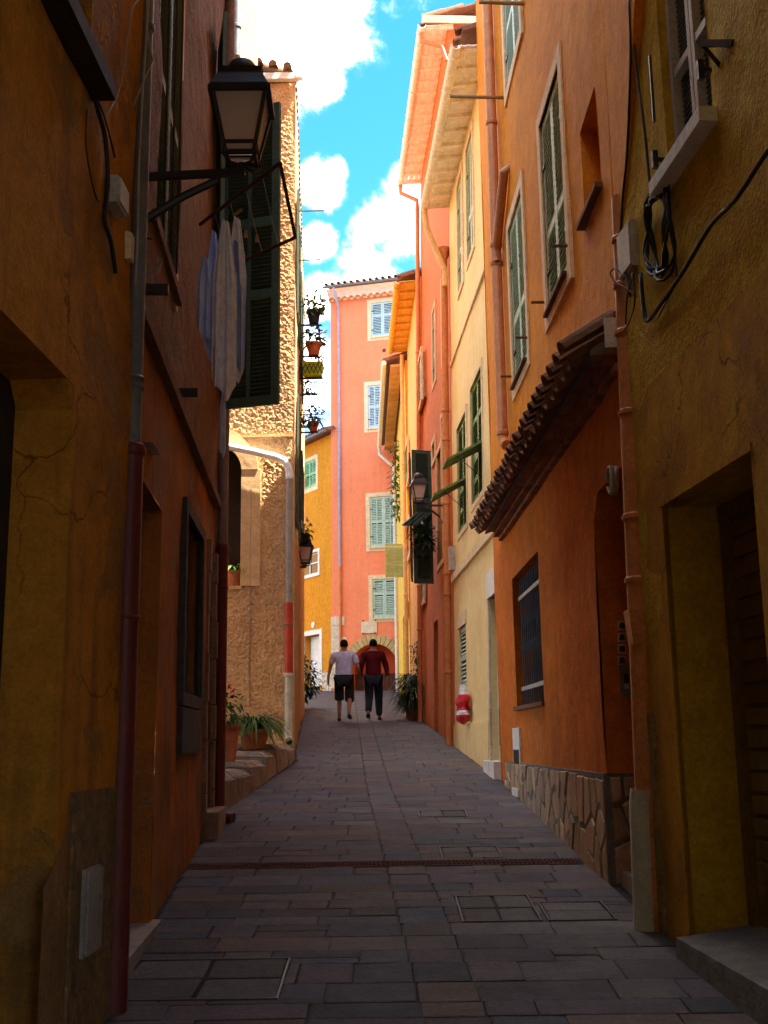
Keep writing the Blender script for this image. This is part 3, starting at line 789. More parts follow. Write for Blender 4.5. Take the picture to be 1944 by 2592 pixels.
# far downpipe with a branch, where the cream house starts
p1 = F.hit(1063, 300, .08); a = F.W(p1[0], .08, 0)
zb = F.hit(1068, 985, .08)[1]
e1 = F.W(p1[0] - .14, .06, zb - .12)
downpipe(T, [(a.x, a.y, ZT - .2), (a.x, a.y, zb), F.W(p1[0] - .05, .075, zb - .07), e1], .058, 'pipe_orange', collars=[((a.x, a.y, z), .06, 1.2) for z in (zb + .02, zb + .9 + 1.06, F.hit(1062, 615, .08)[1], F.hit(1062, 570, .08)[1], 8.3, 9.9)])
b0 = F.hit(1090, 370, .05); b1 = F.hit(1070, 560, .08)
obj('branch_pipe', MB().tube([F.W(b0[0], -.02, b0[1] + .04), F.W(b0[0], .055, b0[1]), F.W(b1[0], .08, b1[1]), F.W(p1[0], .08, F.hit(1063, 600, .08)[1])], .05, 12), 'pipe_orange', T, True)

# ------------------------------------------------------------------ RIGHT: ochre house nearest the camera
T = thing('ochre_garage_house', 'ochre roughcast house with garage door at the near right', 'house', F_OC.W(1.5, 0, .3))
F = F_OC; H = []
g0 = F.hit(1434, 1095)[0]; g1 = F.hit(1622, 970)[0] + .02; gz = F.hit(1434, 1095)[1]
H.append((g0, g1, .2, gz, .36))
wz = F.hit(1440, 388)[1]; w0, w1 = F.hit(1437, 300)[0], F.hit(1534, 190)[0]
H.append((w0, w1, wz, wz + 1.35, .12))
wall(T, F, 0, 6.4, -.3, 13.5, M['ochre_r'], H, rough=.02)
body(T, F, -0.0, 6.4, -.3, 13.5, 5, 'ochre_r', -.46)
obj('roof', MB().box(F, -.2, 6.5, -5.3, .4, 13.5, 13.62), 'tile', T)
# smooth lower band, standing slightly proud, sloping top edge
mb = MB()
zl = lambda s: 3.42 + .02 * math.sin(7 * s)
for (a, b) in ((.0, g0), (g1, 6.4)):
    mb.hexa([F.W(a, -.02, .0), F.W(b, -.02, 0), F.W(b, .012, 0), F.W(a, .012, 0), F.W(a, -.02, gz), F.W(b, -.02, gz), F.W(b, .012, gz), F.W(a, .012, gz)])
mb.box(F, 0, 6.4, -.02, .012, gz, 3.42)
obj('smooth_plaster_band', mb, 'ochre_low', T)
obj('lintel_edge', MB().box(F, g0 - .02, g1 + .02, -.1, .022, gz - .002, gz + .035), 'ochre_low', T)
gd = obj('garage_door', MB().box(F, g0 + .002, g1 - .002, -.37, -.335, .3, gz - .002), 'door_y', T)
ib = unit_box('door_board', 'door_y', .62, .095, .022, .006)
for i in range(19):
    z = .72 + i * .108
    if z < gz - .08: inst('door_board', ib, gd, F, g0 + .42, -.33, z, rx=R(-90))
fr = MB()
for s in (g0 + .04, g0 + .76): fr.box(F, s - .035, s + .035, -.335, -.295, .5, gz - .06)
fr.box(F, g0 + .005, g1 - .005, -.335, -.29, gz - .09, gz - .004)
obj('door_frame', fr, 'door_y', gd)
obj('door_handle', MB().tube([F.W(g0 + .88, -.33, 1.62), F.W(g0 + .88, -.27, 1.58), F.W(g0 + .88, -.26, 1.45), F.W(g0 + .88, -.32, 1.36)], .016, 8), 'iron', gd, True)
stp = obj('kerb_step', MB().hexa([F.W(.55, -.36, .1), F.W(6, -.36, .1), F.W(6, .16, .1), F.W(.62, .13, .1), F.W(.55, -.36, .56), F.W(6, -.36, .50), F.W(6, .13, .43), F.W(.65, .11, .52)]), 'plinth', T)
obj('peeled_patch', MB().box(F, .012, .22, .0, .03, .4, 1.62), mat('peeled_rubble', (.42, .27, .09), (.28, .18, .07), 14, 0, 1.0, 22, dirt=(.14, .1, .06), damt=.7, dscale=9, bdist=.05), T)
# window with grey frame and two casements
obj('window_pane', MB().box(F, w0 + .001, w1 - .001, -.14, -.1, wz + .001, wz + 1.349), 'glass', T)
fr = MB(); t = .05
for a in (w0 + .002, (w0 + w1) / 2 - .045, (w0 + w1) / 2 + .005, w1 - t): fr.box(F, a, a + t - .01, -.1, -.05, wz + .004, wz + 1.346)
for z in (wz + .004, wz + .56, wz + 1.3): fr.box(F, w0 + t, w1 - t, -.098, -.055, z, z + .045)
obj('window_frame', fr, 'box', T)
mesh_bars = MB()
for i in range(44):
    z = wz + .03 + i * .03; mesh_bars.box(F, w0 + .04, w1 - .04, -.095, -.092, z, z + .006)
obj('insect_screen', mesh_bars, 'pipe_grey', T)
obj('window_sill', MB().box(F, w0 - .07, w1 + .05, -.1, .085, wz - .075, wz), 'trim_w', T)
for s, z in ((w0 - .03, wz + .12), (w1 + .03, wz + .2)):
    hb = MB().bar(F.W(s, 0, z), F.W(s, .07, z), .02); hb.box(F, s - .015, s + .015, .04, .07, z - .05, z + .05)
    obj('shutter_stay', hb, 'iron', T)
obj('shutter_rod', MB().bar(F.W(w0 - .04, .04, wz + .35), F.W(w0 - .04, .04, wz + .75), .014), 'iron', T)

# ------------------------------------------------------------------ RIGHT: cream house
T = thing('cream_house', 'cream yellow house with rafters under its eaves and raised green shutter flaps', 'house', F_CR.W(2.3, 0, 1.2))
F = F_CR; H = []; LN = F.len
EZ = 10.62
q = F.rect((1027, 530), (1027, 530))
u1 = (F.hit(1024, 420)[0], F.hit(1008, 420)[0]); u2 = (F.hit(1001, 520)[0], F.hit(989, 520)[0])
zt1, zb1 = F.hit(1018, 290)[1], F.hit(1018, 545)[1]
for (a, b) in (u1, u2):
    shut_window(T, F, min(a, b) - .02, max(a, b) + .06, zb1 - .1, zt1 + .12, 'sh_dark' if 0 else 'sh_green', 'trim', .09, H, True, (.36,), .056)
# tall lower windows, shutters shut, bottom panels pushed out as flaps
v1 = F.rect((1042, 770), (1020, 1125)); v2 = F.rect((1008, 870), (990, 1185))
for wi, (v, zf) in enumerate(((v1, F.hit(1036, 965)[1]), (v2, F.hit(1006, 1035)[1]))):
    a, b, c, d = v[0] + .08, v[1] - .08, v[2] + .2, v[3] - .1
    H.append((a, b, c, d, .2)); surround(T, F, a, b, c, d, .085, 'trim', bottom=True)
    obj('window_pane', MB().box(F, a + .001, b - .001, -.2, -.16, c + .001, d - .001), 'glass', T)
    mid = (a + b) / 2
    leaf(T, F, a + .005, mid - .003, zf, d - .005, -.05, 'sh_olive', (.5,), True, .055)
    leaf(T, F, mid + .003, b - .005, zf, d - .005, -.05, 'sh_olive', (.5,), True, .055)
    leaf(T, F, mid + .003, b - .005, c + .01, zf - .004, -.05, 'sh_olive', (.5,), True, .055)
    # flap: a frame hinged at its top edge, pushed out over the alley
    hz = F.W(a + .005, 0, zf)
    Ff = Frame((hz.x, hz.y), (hz.x + F.S.x, hz.y + F.S.y))
    fl = MB(); tip = (.48, zf - .26)
    for s in (a + .005, mid - .05): fl.bar(F.W(s + .02, 0, zf), F.W(s + .02, tip[0], tip[1]), .05, .03)
    for k in (0.03, .97): fl.bar(F.W(a + .005, tip[0] * k, zf + (tip[1] - zf) * k), F.W(mid - .01, tip[0] * k, zf + (tip[1] - zf) * k), .05, .03)
    fo = obj('shutter_flap', fl, 'sh_olive', T)
    sl_ = unit_box('slat', 'sh_olive', mid - a - .08, .062, .012)
    for i in range(10):
        k = .08 + i * .092; inst('slat', sl_, fo, F, (a + mid) / 2 - .01, tip[0] * k, zf + (tip[1] - zf) * k, rx=R(-35))
    obj('flap_stay', MB().tube([F.W(a + .03, .02, zf - .5), F.W(a + .03, tip[0] * .75, zf + (tip[1] - zf) * .75)], .006, 5), 'iron', fo)
# ground floor: narrow green window with a grille, and the stone doorway
g = F.rect((1006, 1325), (992, 1490)); H.append((g[0] + .05, g[1] - .02, g[2], g[3] - .15, .16))
obj('window_pane', MB().box(F, g[0] + .051, g[1] - .021, -.16, -.12, g[2] + .001, g[3] - .151), 'glass', T)
leaf(T, F, g[0] + .055, g[1] - .025, g[2] + .01, g[3] - .16, -.06, 'sh_aqua', (.5,), True, .06)
obj('window_surround', MB().box(F, g[0] - .04, g[1] + .06, -.02, .02, g[3] - .15, g[3] + .06), 'trim', T)
d0, d1 = F.hit(1080, 1300)[0], F.hit(1058, 1300)[0]; dz = F.hit(1062, 1290)[1]; dt = F.hit(1052, 1243)[1]
d0 = max(d0, .12)
H.append((d0, d1, .9, dz, .42))
obj('entrance_door', MB().box(F, d0 + .001, d1 - .001, -.46, -.42, .9, dz - .001), 'darkwood', T)
obj('door_lintel', MB().box(F, d0 - .1, d1 + .12, -.1, .03, dz, dt), 'trim_w', T)
jb = mesh('x', MB(), M['qstone'], Vector((0, 0, 0)))
for s0_, s1_ in ((d0 - .09, d0 - .002), (d1 + .002, d1 + .12)):
    z = zg(14.0) - .1
    while z < dz - .02:
        h = min(rnd.uniform(.4, .7), dz - z); obj('jamb_stone', MB().box(F, s0_, s1_ + rnd.uniform(-.01, .01), -.1, .022 + rnd.uniform(-.006, .006), z + .004, z + h - .004), 'qstone', T); z += h
obj('door_step', MB().box(F, d0 - .1, d1 + .14, -.4, .1, zg(14) - .1, zg(14) + .16), 'trim_w', T)
band = F.hit(985, 1245)[1]
obj('string_course', MB().box(F, 0.02, LN - .02, -.02, .045, band - .06, band + .06), 'trim', T)
obj('upper_course', MB().box(F, 0.05, LN - .02, -.02, .03, 7.58, 7.64), 'trim', T)
obj('base_course', MB().box(F, d1 + .14, LN, -.02, .03, .8, zg(18) + .32), 'cream', T)
wall(T, F, 0, LN, -.3, EZ + .1, M['cream'], H, rough=.012)
body(T, F, .0, LN, -.3, EZ + .1, 6, 'cream', -.5)


def eaves(T, F, s0, s1, ez, ov, m, nraf, deck=.10, far_n=None):
    """boarded eaves: boards, rafters with cut ends, gutter on brackets"""
    bm_ = unit_box('soffit_board', m, s1 - s0, .115, .02, .003)
    k = max(2, int((ov + .12) / .12))
    for i in range(k): inst('soffit_board', bm_, T, F, (s0 + s1) / 2, -.02 + i * .12, ez + .11 + .0 - i * .012)
    rf = unit_box('rafter', m, .065, ov + .1, .085)
    for i in range(nraf): inst('rafter', rf, T, F, s0 + .08 + (s1 - s0 - .16) * i / (nraf - 1), (ov - .12) / 2, ez + .05 + .025, rx=R(-5))
    g = MB(); n = 7
    gn, gz_, r = ov + .06, ez + .06, .075
    for rr in (r, r - .012):
        for s in (s0 - .03, s1 + .03):
            for j in range(n):
                a = math.pi + math.pi * j / (n - 1); g.v.append(F.W(s, gn + rr * math.cos(a), gz_ + rr * math.sin(a)))
    for b in (0, 2 * n):
        for j in range(n - 1): g.f.append((b + j, b + j + 1, b + n + j + 1, b + n + j))
    for b in (0, n):
        g.f.append(tuple(list(range(b, b + n)) + list(range(b + 3 * n - 1, b + 2 * n - 1, -1))) if b == 0 else tuple(list(range(b, b + n)) + list(range(b + 3 * n - 1, b + 2 * n - 1, -1))))
    gut = obj('gutter', g, m, T, True)
    nbk = max(3, nraf // 2)
    for i in range(nbk):
        s = s0 + .2 + (s1 - s0 - .4) * i / (nbk - 1)
        br = MB().tube([F.W(s, gn + (r + .006) * math.cos(a), gz_ + (r + .006) * math.sin(a)) for a in [math.pi + math.pi * j / 6 for j in range(7)]], .008, 5)
        obj('gutter_bracket', br, m, gut)
    return gut


def tile_roof(T, F, s0, s1, ez, ov, deep, pitch=17, cols=None, top='roof'):
    t = math.tan(R(pitch))
    r = obj(top, MB().add([F.W(s0, ov, ez + .13), F.W(s1, ov, ez + .13), F.W(s1, -deep, ez + .13 + (deep + ov) * t), F.W(s0, -deep, ez + .13 + (deep + ov) * t), F.W(s0, ov, ez + .16), F.W(s1, ov, ez + .16), F.W(s1, -deep, ez + .17 + (deep + ov) * t), F.W(s0, -deep, ez + .17 + (deep + ov) * t)],
                          [(3, 2, 1, 0), (4, 5, 6, 7), (0, 1, 5, 4), (1, 2, 6, 5), (2, 3, 7, 6), (3, 0, 4, 7)]), 'tile', T)
    n = int((s1 - s0) / .22)
    for i in range(n):
        s = s0 + .11 + i * (s1 - s0 - .22) / max(1, n - 1)
        for k in range(2): inst('roof_tile', TILE_C, r, F, s, ov - .12 - k * .36, ez + .17 + (.16 + k * .36) * t, rx=R(-pitch))
    return r


eaves(T, F, .05, LN + .12, EZ - .12, .36, 'soffit_c', 12)
tile_roof(T, F, 0, LN + .1, EZ, .34, 6)
gx = F.W(LN + .05, .42, EZ - .12)
pk = F.W(LN - .02, .09, 9.2)
downpipe(T, [gx, gx + Vector((0, 0, -.12)), gx + Vector((.03, .02, -.35)), pk + Vector((0, 0, .15)), pk + Vector((0, 0, -.15))], .05, 'pipe_peach', name='swan_neck')
# small chimney-like flue and a bare pole jutting from the wall
obj('wall_lamp_box', MB().box(F, LN - .32, LN - .2, .0, .1, 4.12, 4.5), 'box', T)

# ------------------------------------------------------------------ RIGHT: terracotta house, taller, eaves above the cream roof
T = thing('terracotta_house', 'tall terracotta house with pink eaves behind the cream one', 'house', F_RD.W(2.8, 0, 1.6))
F = F_RD; H = []; LN = F.len; EZ = 14.0
for (x0, x1, yt, yb) in ((966, 955, 575, 780), (942, 935, 655, 835)):
    a, b = F.hit(x0, (yt + yb) / 2)[0], F.hit(x1, (yt + yb) / 2)[0]; z1, z0 = F.hit((x0 + x1) / 2, yt)[1], F.hit((x0 + x1) / 2, yb)[1]
    shut_window(T, F, min(a, b), max(a, b) + .1, z0, z1, 'sh_green', 'trim_o', .09, H, False, (.4,), .07)
# two pale niche windows below
for (x0, x1, yt, yb) in ((968, 955, 905, 1110), (940, 934, 965, 1000)):
    a, b = F.hit(x0, (yt + yb) / 2)[0], F.hit(x1, (yt + yb) / 2)[0]; z1, z0 = F.hit(x1, yt)[1], F.hit(x1, yb)[1]
    H.append((min(a, b), max(a, b), z0, z1, .2)); glassback(T, F, min(a, b), max(a, b), z0, z1, .14, 'trim_w'); surround(T, F, min(a, b), max(a, b), z0, z1, .1, 'trim_o')
# doors at street level
for (x0, x1, yt, m) in ((970, 959, 1315, 'box'), (947, 938, 1345, 'darkwood')):
    a, b = F.hit(x0, 1480)[0], F.hit(x1, 1480)[0]; z1 = F.hit(x1, yt)[1]
    H.append((min(a, b), max(a, b), 1.2, z1, .3)); obj('entrance_door', MB().box(F, min(a, b) + .002, max(a, b) - .002, -.3, -.25, 1.2, z1 - .002), m, T)
# window behind the big dark shutters
wy = 22.35; ws0 = F.hit(945, 1120)[0]; WZ0, WZ1 = F.hit(945, 1225)[1], F.hit(945, 985)[1]
H.append((ws0 - 1.0, ws0 - .02, WZ0, WZ1, .2)); glassback(T, F, ws0 - 1.0, ws0 - .02, WZ0, WZ1, .15); surround(T, F, ws0 - 1.0, ws0 - .02, WZ0, WZ1, .1, 'trim_o')
wall(T, F, 0, LN, -.3, EZ + .1, M['red'], H, rough=.012)
body(T, F, 0, LN, -.3, EZ + .1, 6.5, 'red', -.5)
obj('gable_wall', MB().box(F, .002, .25, -6.4, -.01, 9, EZ + .06), 'red', T)
eaves(T, F, -.1, LN + .1, EZ - .1, .40, 'soffit', 15)
tile_roof(T, F, -.12, LN + .1, EZ, .37, 6.5)
obj('verge_board', MB().box(F, -.14, -.11, -6.5, .46, EZ + .0, EZ + .14), 'trim_o', T)
pz = F.W(.12, .09, 0); pe = F.W(LN - .15, .09, 0)
cz_ = [((pz.x, pz.y, z), .06, 1.22) for z in (6.9, 6.35, 5.6, 4.0, 3.6, 2.2)]
P0 = F.W(.10, .09, 9.6); P1 = F.W(.10, .09, 1.25)
downpipe(T, [P0, P1], .06, 'pipe_orange', collars=[(P0 + (P1 - P0) * k, .06, 1.22) for k in (.33, .39, .52, .66, .70, .85)])
obj('pipe_head', MB().tube([P0 + Vector((0, 0, -.02)), P0 + Vector((0, 0, .12)), P0 + Vector((0, 0, .2))], [.06, .1, .1], 10), 'pipe_orange', T, True)
gE = F.W(LN + .02, .46, EZ - .1); Q0 = F.W(LN - .12, .09, EZ - .75); Q1 = F.W(LN - .12, .09, 1.75)
downpipe(T, [gE, gE + Vector((0, 0, -.2)), Q0 + Vector((0, 0, .2)), Q0, Q1], .05, 'pipe_orange', collars=[(Q0 + (Q1 - Q0) * k, .06, 1.25) for k in (.3, .55, .75, .83)])
g2 = F.W(.02, .46, EZ - .12)
obj('overflow_pipe', MB().tube([g2, g2 + Vector((0, 0, -.15)), F.W(-.05, .1, EZ - .42), F.W(-.05, .02, EZ - .7)], .04, 10), 'pipe_orange', T, True)
# the open dark shutters over the alley, with a raised flap and plants
oy = ws0
hp = F.W(oy, 0, 0); tipx = at(hp.y - .05, 889, 1120).x
FS = Frame((hp.x - .03, hp.y), (tipx, hp.y - .12), toward=(0, 0))
SZ0, SZ1 = at(hp.y, 905, 1262).z, at(hp.y, 905, 975).z
mid_ = SZ0 + (SZ1 - SZ0) * .30
leaf(T, FS, 0, FS.len - .02, SZ0, SZ1, .0, 'sh_dark', (.30, .62), True, .045, st=.07, tilt=45)
FS2 = Frame((FS.W(FS.len, 0, 0).x + .02, FS.W(FS.len, 0, 0).y + .55), (FS.W(FS.len, 0, 0).x, FS.W(FS.len, 0, 0).y + .02), toward=(-5, 20))
leaf(T, FS2, 0, FS2.len, SZ0 + .1, SZ1 - .05, .0, 'sh_dark', (.3, .62), False, .06)
fb = MB(); fa = FS.W(.08, .02, at(hp.y, 930, 1110).z); fw = FS.len - .1
tipv = Vector((-.28, -.38, -.30))
for s in (0.03, fw * .36, fw * .68, fw): fb.bar(FS.W(s, .04, fa.z), FS.W(s, .04, fa.z) + tipv, .03, .025)
for k in (0, 1): fb.bar(FS.W(0.03, .04, fa.z) + tipv * k, FS.W(fw, .04, fa.z) + tipv * k, .035, .025)
fo = obj('shutter_flap', fb, 'sh_dark', T)
for i in range(9):
    k = .1 + i * .1; a = FS.W(.05, .04, fa.z) + tipv * k; b = FS.W(fw - .02, .04, fa.z) + tipv * k
    obj('slat', MB().bar(a, b, .035, .008, up=(0, .6, 1)), 'sh_dark', fo)

# ------------------------------------------------------------------ RIGHT: peach and yellow houses further up
T = thing('peach_house', 'narrow peach house with ochre boarded eaves, squeezed between terracotta and yellow', 'house', F_PE.W(2, 0, 1.9))
F = F_PE; H = []; LN = F.len
EP = at(28.0, 872, 755).z
a, b = F.hit(911, 830)[0], F.hit(903, 830)[0]
z0, z1 = F.hit(906, 890)[1], F.hit(906, 770)[1]
shut_window(T, F, min(a, b) - .05, max(a, b) + .05, z0, z1, 'sh_blue', 'trim', .09, H, False, (.4,), .08)
a, b = F.hit(915, 1200)[0], F.hit(905, 1200)[0]
shut_window(T, F, min(a, b) - .05, max(a, b) + .05, F.hit(910, 1315)[1], F.hit(910, 1225)[1], 'sh_aqua', 'trim', .09, H, False, (.4,), .08)
wall(T, F, 0, LN, -.3, EP + .2, M['peach'], H); body(T, F, 0, LN, -.3, EP + .2, 6, 'peach', -.5)
eaves(T, F, .0, LN + .15, EP, .38, 'soffit_y', 10); tile_roof(T, F, .0, LN + .15, EP + .05, .36, 6)
gz2 = F.W(LN - .05, .08, 0)
downpipe(T, [(gz2.x, gz2.y, EP - .1), (gz2.x, gz2.y, 2.4)], .05, 'pipe_peach', collars=[((gz2.x, gz2.y, z), .08, 1.3) for z in (EP - 3.2, 8.4, 5)])
T = thing('yellow_house', 'low yellow house with scalloped eaves beside the coral facade', 'house', F_YE.W(4, 0, 2.4))
F = F_YE; H = []; LN = F.len
EY = at(36.2, 842, 962).z
for (x0, x1, yt, yb, m) in ((887, 872, 1180, 1245, 'sh_lime'),):
    a, b = F.hit(x0, (yt + yb) / 2)[0], F.hit(x1, (yt + yb) / 2)[0]
    H.append((min(a, b), max(a, b), F.hit(x1, yb)[1], F.hit(x1, yt)[1], .18)); glassback(T, F, min(a, b), max(a, b), F.hit(x1, yb)[1], F.hit(x1, yt)[1], .12); surround(T, F, min(a, b), max(a, b), F.hit(x1, yb)[1], F.hit(x1, yt)[1], .1, 'trim')
    hq = F.W(max(a, b) + .05, 0, 0); FQ = Frame((hq.x, hq.y), (hq.x - .52, hq.y - .08), toward=(0, 0))
    leaf(T, FQ, 0, FQ.len, F.hit(x1, yb)[1] - .05, F.hit(x1, yt)[1] + .1, 0, 'sh_lime', (.42,), False, .042)
a, b = F.hit(882, 1000)[0], F.hit(875, 1000)[0]
shut_window(T, F, min(a, b), max(a, b) + .2, F.hit(878, 1060)[1], F.hit(878, 960)[1], 'sh_lime', 'trim', .1, H, False, (.4,), .08)
for (x0, x1, yt) in ((887, 871, 1335), (880, 872, 1345)):
    a, b = F.hit(x0, 1430)[0], F.hit(x1, 1430)[0]
    if x0 == 887: H.append((min(a, b), max(a, b), 2.2, F.hit(x1, yt)[1], .2)); obj('entrance_door', MB().box(F, min(a, b) + .002, max(a, b) - .002, -.2, -.16, 2.2, F.hit(x1, yt)[1] - .002), 'yellow', T)
wall(T, F, 0, LN, -.3, EY + .2, M['yellow'], H); body(T, F, 0, LN, -.3, EY + .2, 6, 'yellow', -.5)
tile_roof(T, F, .0, LN + .1, EY + .05, .5, 6)
TL_S = half_tile('eaves_tile', 'tile_l', .3, .11, .11)
for i in range(int(LN / .24)): inst('eaves_tile', TL_S, T, F, .12 + i * .24, .22, EY + .02, rx=R(-8))
obj('gutter', MB().tube([F.W(-.02, .55, EY + .12), F.W(LN + .1, .55, EY + .12)], .07, 10), 'soffit_c', T, True)
ge = F.W(LN - .1, .55, EY + .05); pf = F.W(LN - .3, .08, EY - .75)
downpipe(T, [ge, ge + Vector((0, 0, -.2)), pf + Vector((0, 0, .1)), pf, (pf.x, pf.y, 2.8)], .05, 'trim_w', collars=[((pf.x, pf.y, z), .08, 1.3) for z in (8.4, 5.6, 4.4)])

# ------------------------------------------------------------------ END: coral house with the arch
T = thing('coral_house', 'tall coral pink house closing the alley, with pale blue shutters and an arch', 'house', F_PK.W(1.5, 0, 3.0))
F = F_PK; H = []
EK = F.hit(800, 640)[1]; KW = 4.6
for (x0, y0, x1, y1, m, mull) in ((793, 648, 860, 738, 'sh_blue', False), (786, 826, 862, 935, 'sh_blue', True), (790, 1066, 868, 1192, 'sh_aqua', True), (796, 1243, 866, 1345, 'sh_aqua', False)):
    a, z1 = F.hit(x0, y0); b, z0 = F.hit(x1, y1); z0 = max(z0, F.hit(x0, y1)[1] - .0)
    shut_window(T, F, a, b, z0, z1, m, 'trim', .14, H, True, (.62,) if not mull else (.5,), .058, mull=mull, sill='trim')
ac, az = F.hit(808, 1390); aw = 0.5 * (F.hit(862, 1500)[0] - F.hit(757, 1500)[0]); ar = aw
agz = 2.6; spring = az - ar
H.append((ac - aw, ac + aw, agz, az, .55))
wall(T, F, 0, KW, 2.0, EK + .1, M['pink'], H, rough=.012)
body(T, F, 0, KW, 2.0, EK + .1, 5, 'pink', -.9)
# arch: spandrel corners, voussoirs, vault, gate
N = 14; mb = MB()
for i in range(N):
    a0, a1 = math.pi * i / N, math.pi * (i + 1) / N
    p = [(ac + ar * math.cos(a), spring + ar * math.sin(a)) for a in (a0, a1)]
    V = [F.W(p[0][0], .0, p[0][1]), F.W(p[1][0], .0, p[1][1]), F.W(p[1][0], .0, az + .001), F.W(p[0][0], .0, az + .001)]
    V += [v - F.N * .55 for v in V]
    mb.add(V, [(0, 1, 2, 3), (0, 4, 5, 1)])
obj('arch_spandrel', mb, 'pink', T)
vs = 19
for i in range(vs):
    a0, a1 = math.pi * i / vs + .012, math.pi * (i + 1) / vs - .012; r0, r1 = ar - .01, ar + rnd.uniform(.24, .34)
    P = [(ac + r * math.cos(a), spring + r * math.sin(a)) for r, a in ((r0, a0), (r1, a0), (r1, a1), (r0, a1))]
    h = .03 + rnd.uniform(0, .02)
    obj('arch_stone', MB().hexa([F.W(s, -.05, z) for s, z in P] + [F.W(s, h, z) for s, z in P]), 'astone', T)
mb = MB(); n = 12
for i in range(n):
    a0, a1 = math.pi * i / n, math.pi * (i + 1) / n
    mb.quad(F.W(ac + ar * math.cos(a0), -.54, spring + ar * math.sin(a0)), F.W(ac + ar * math.cos(a1), -.54, spring + ar * math.sin(a1)), F.W(ac + ar * math.cos(a1), -2.2, spring + ar * math.sin(a1)), F.W(ac + ar * math.cos(a0), -2.2, spring + ar * math.sin(a0)))
mb.quad(F.W(ac - ar, -.54, 2), F.W(ac - ar, -2.2, 2), F.W(ac - ar, -2.2, spring), F.W(ac - ar, -.54, spring))
mb.quad(F.W(ac + ar, -.54, 2), F.W(ac + ar, -2.2, 2), F.W(ac + ar, -2.2, spring), F.W(ac + ar, -.54, spring))
mb.quad(F.W(ac - ar, -.68, 2), F.W(ac + ar, -.68, 2), F.W(ac + ar, -.68, az), F.W(ac - ar, -.68, az))
obj('vault', mb, 'archin', T)
gh = F.hit(850, 1452)[1]
gt = obj('low_gate', MB().box(F, ac - ar + .02, ac + ar - .02, -.6, -.56, 2.6, gh), 'gate', T)
gb = unit_box('gate_board', 'gate', .13, .022, gh - 3.1, .004)
for i in range(9): inst('gate_board', gb, gt, F, ac - ar + .14 + i * .162, -.548, (gh + 3.05) / 2)
# plaque over the arch, quoins, eaves
a, z1 = F.hit(781, 1343); b, z0 = F.hit(815, 1367)
pq = obj('plaque', MB().box(F, a, b, -.01, .05, z0, z1), 'plaque', T)
tx = MB()
for i, w in enumerate((.5, .75, .6)):
    z = z1 - .1 - i * .09; s = (a + b) / 2 - w * (b - a) / 2
    while s < (a + b) / 2 + w * (b - a) / 2: l_ = rnd.uniform(.015, .04); tx.box(F, s, s + l_, .049, .052, z, z + .035); s += l_ + .014
obj('worn_inscription', tx, 'plaque', pq, kind='stuff')
cl = MB()
for s in (a + .06, b - .06):
    for z in (z0 - .03, z1 + .0): cl.box(F, s - .012, s + .012, -.01, .065, z, z + .05)
obj('plaque_clamp', cl, 'iron', pq)
z = 3.15; i = 0
zq = F.hit(716, 1332)[1]
while z < zq:
    h = rnd.uniform(.28, .4); w = .30 if i % 2 else .52
    if z > zq - .8: w = .30 if i % 2 else .45
    obj('quoin', MB().box(F, -.02, w, -.03, .03 + rnd.uniform(0, .012), z + .008, min(z + h, zq) - .008), 'qstone', T); z += h; i += 1
cov_ = MB(); n = 6
for k in range(n):
    a0 = (math.pi / 2) * k / n; a1 = (math.pi / 2) * (k + 1) / n
    f_ = lambda a: (.34 * (1 - math.cos(a)), EK - .05 + .34 * math.sin(a))
    (n0_, z0_), (n1_, z1_) = f_(a0), f_(a1)
    cov_.quad(F.W(-.05, n0_ + .02, z0_), F.W(KW, n0_ + .02, z0_), F.W(KW, n1_ + .02, z1_), F.W(-.05, n1_ + .02, z1_))
cov_.quad(F.W(-.05, .02, EK - .05), F.W(-.05, .36, EK + .29), F.W(-.05, -.2, EK + .29), F.W(-.05, -.2, EK - .05))
obj('cove_cornice', cov_, 'soffit', T, True)
for i in range(int(KW / .24)): inst('eaves_tile', TL_S, T, F, .1 + i * .24, .06, EK - .06, rx=R(-6))
tile_roof(T, F, -.12, KW + .1, EK + .24, .44, 5, 15)
obj('gutter', MB().box(F, -.14, KW, .40, .50, EK + .30, EK + .37), 'pipe_grey', T)
ps = F.hit(733, 800)[0]; pg = F.W(ps, .07, 0)
top_ = [F.W(ps - .06, .44, EK + .3), F.W(ps - .03, .42, EK + .12), F.W(ps, .09, EK - .25), (pg.x, pg.y, EK - .4)]
downpipe(T, top_ + [(pg.x, pg.y, 7.2)], .048, mat('mauve_zinc_pipe', (.42, .34, .40), (.36, .3, .36), 5, .2, .1, 50, rough=.45), collars=[((pg.x, pg.y, z), .07, 1.3) for z in (14.0, 11.9, 9.8, 7.9)])
downpipe(T, [(pg.x, pg.y, 7.2), (pg.x, pg.y, 3.3)], .046, 'pipe_orange', name='lower_downpipe', collars=[((pg.x, pg.y, z), .07, 1.3) for z in (7.15, 5.9)])
vz = F.hit(830, 757); obj('vent_hole', MB().box(F, vz[0] - .06, vz[0] + .06, -.01, .012, vz[1] - .06, vz[1] + .06), 'rust', T)

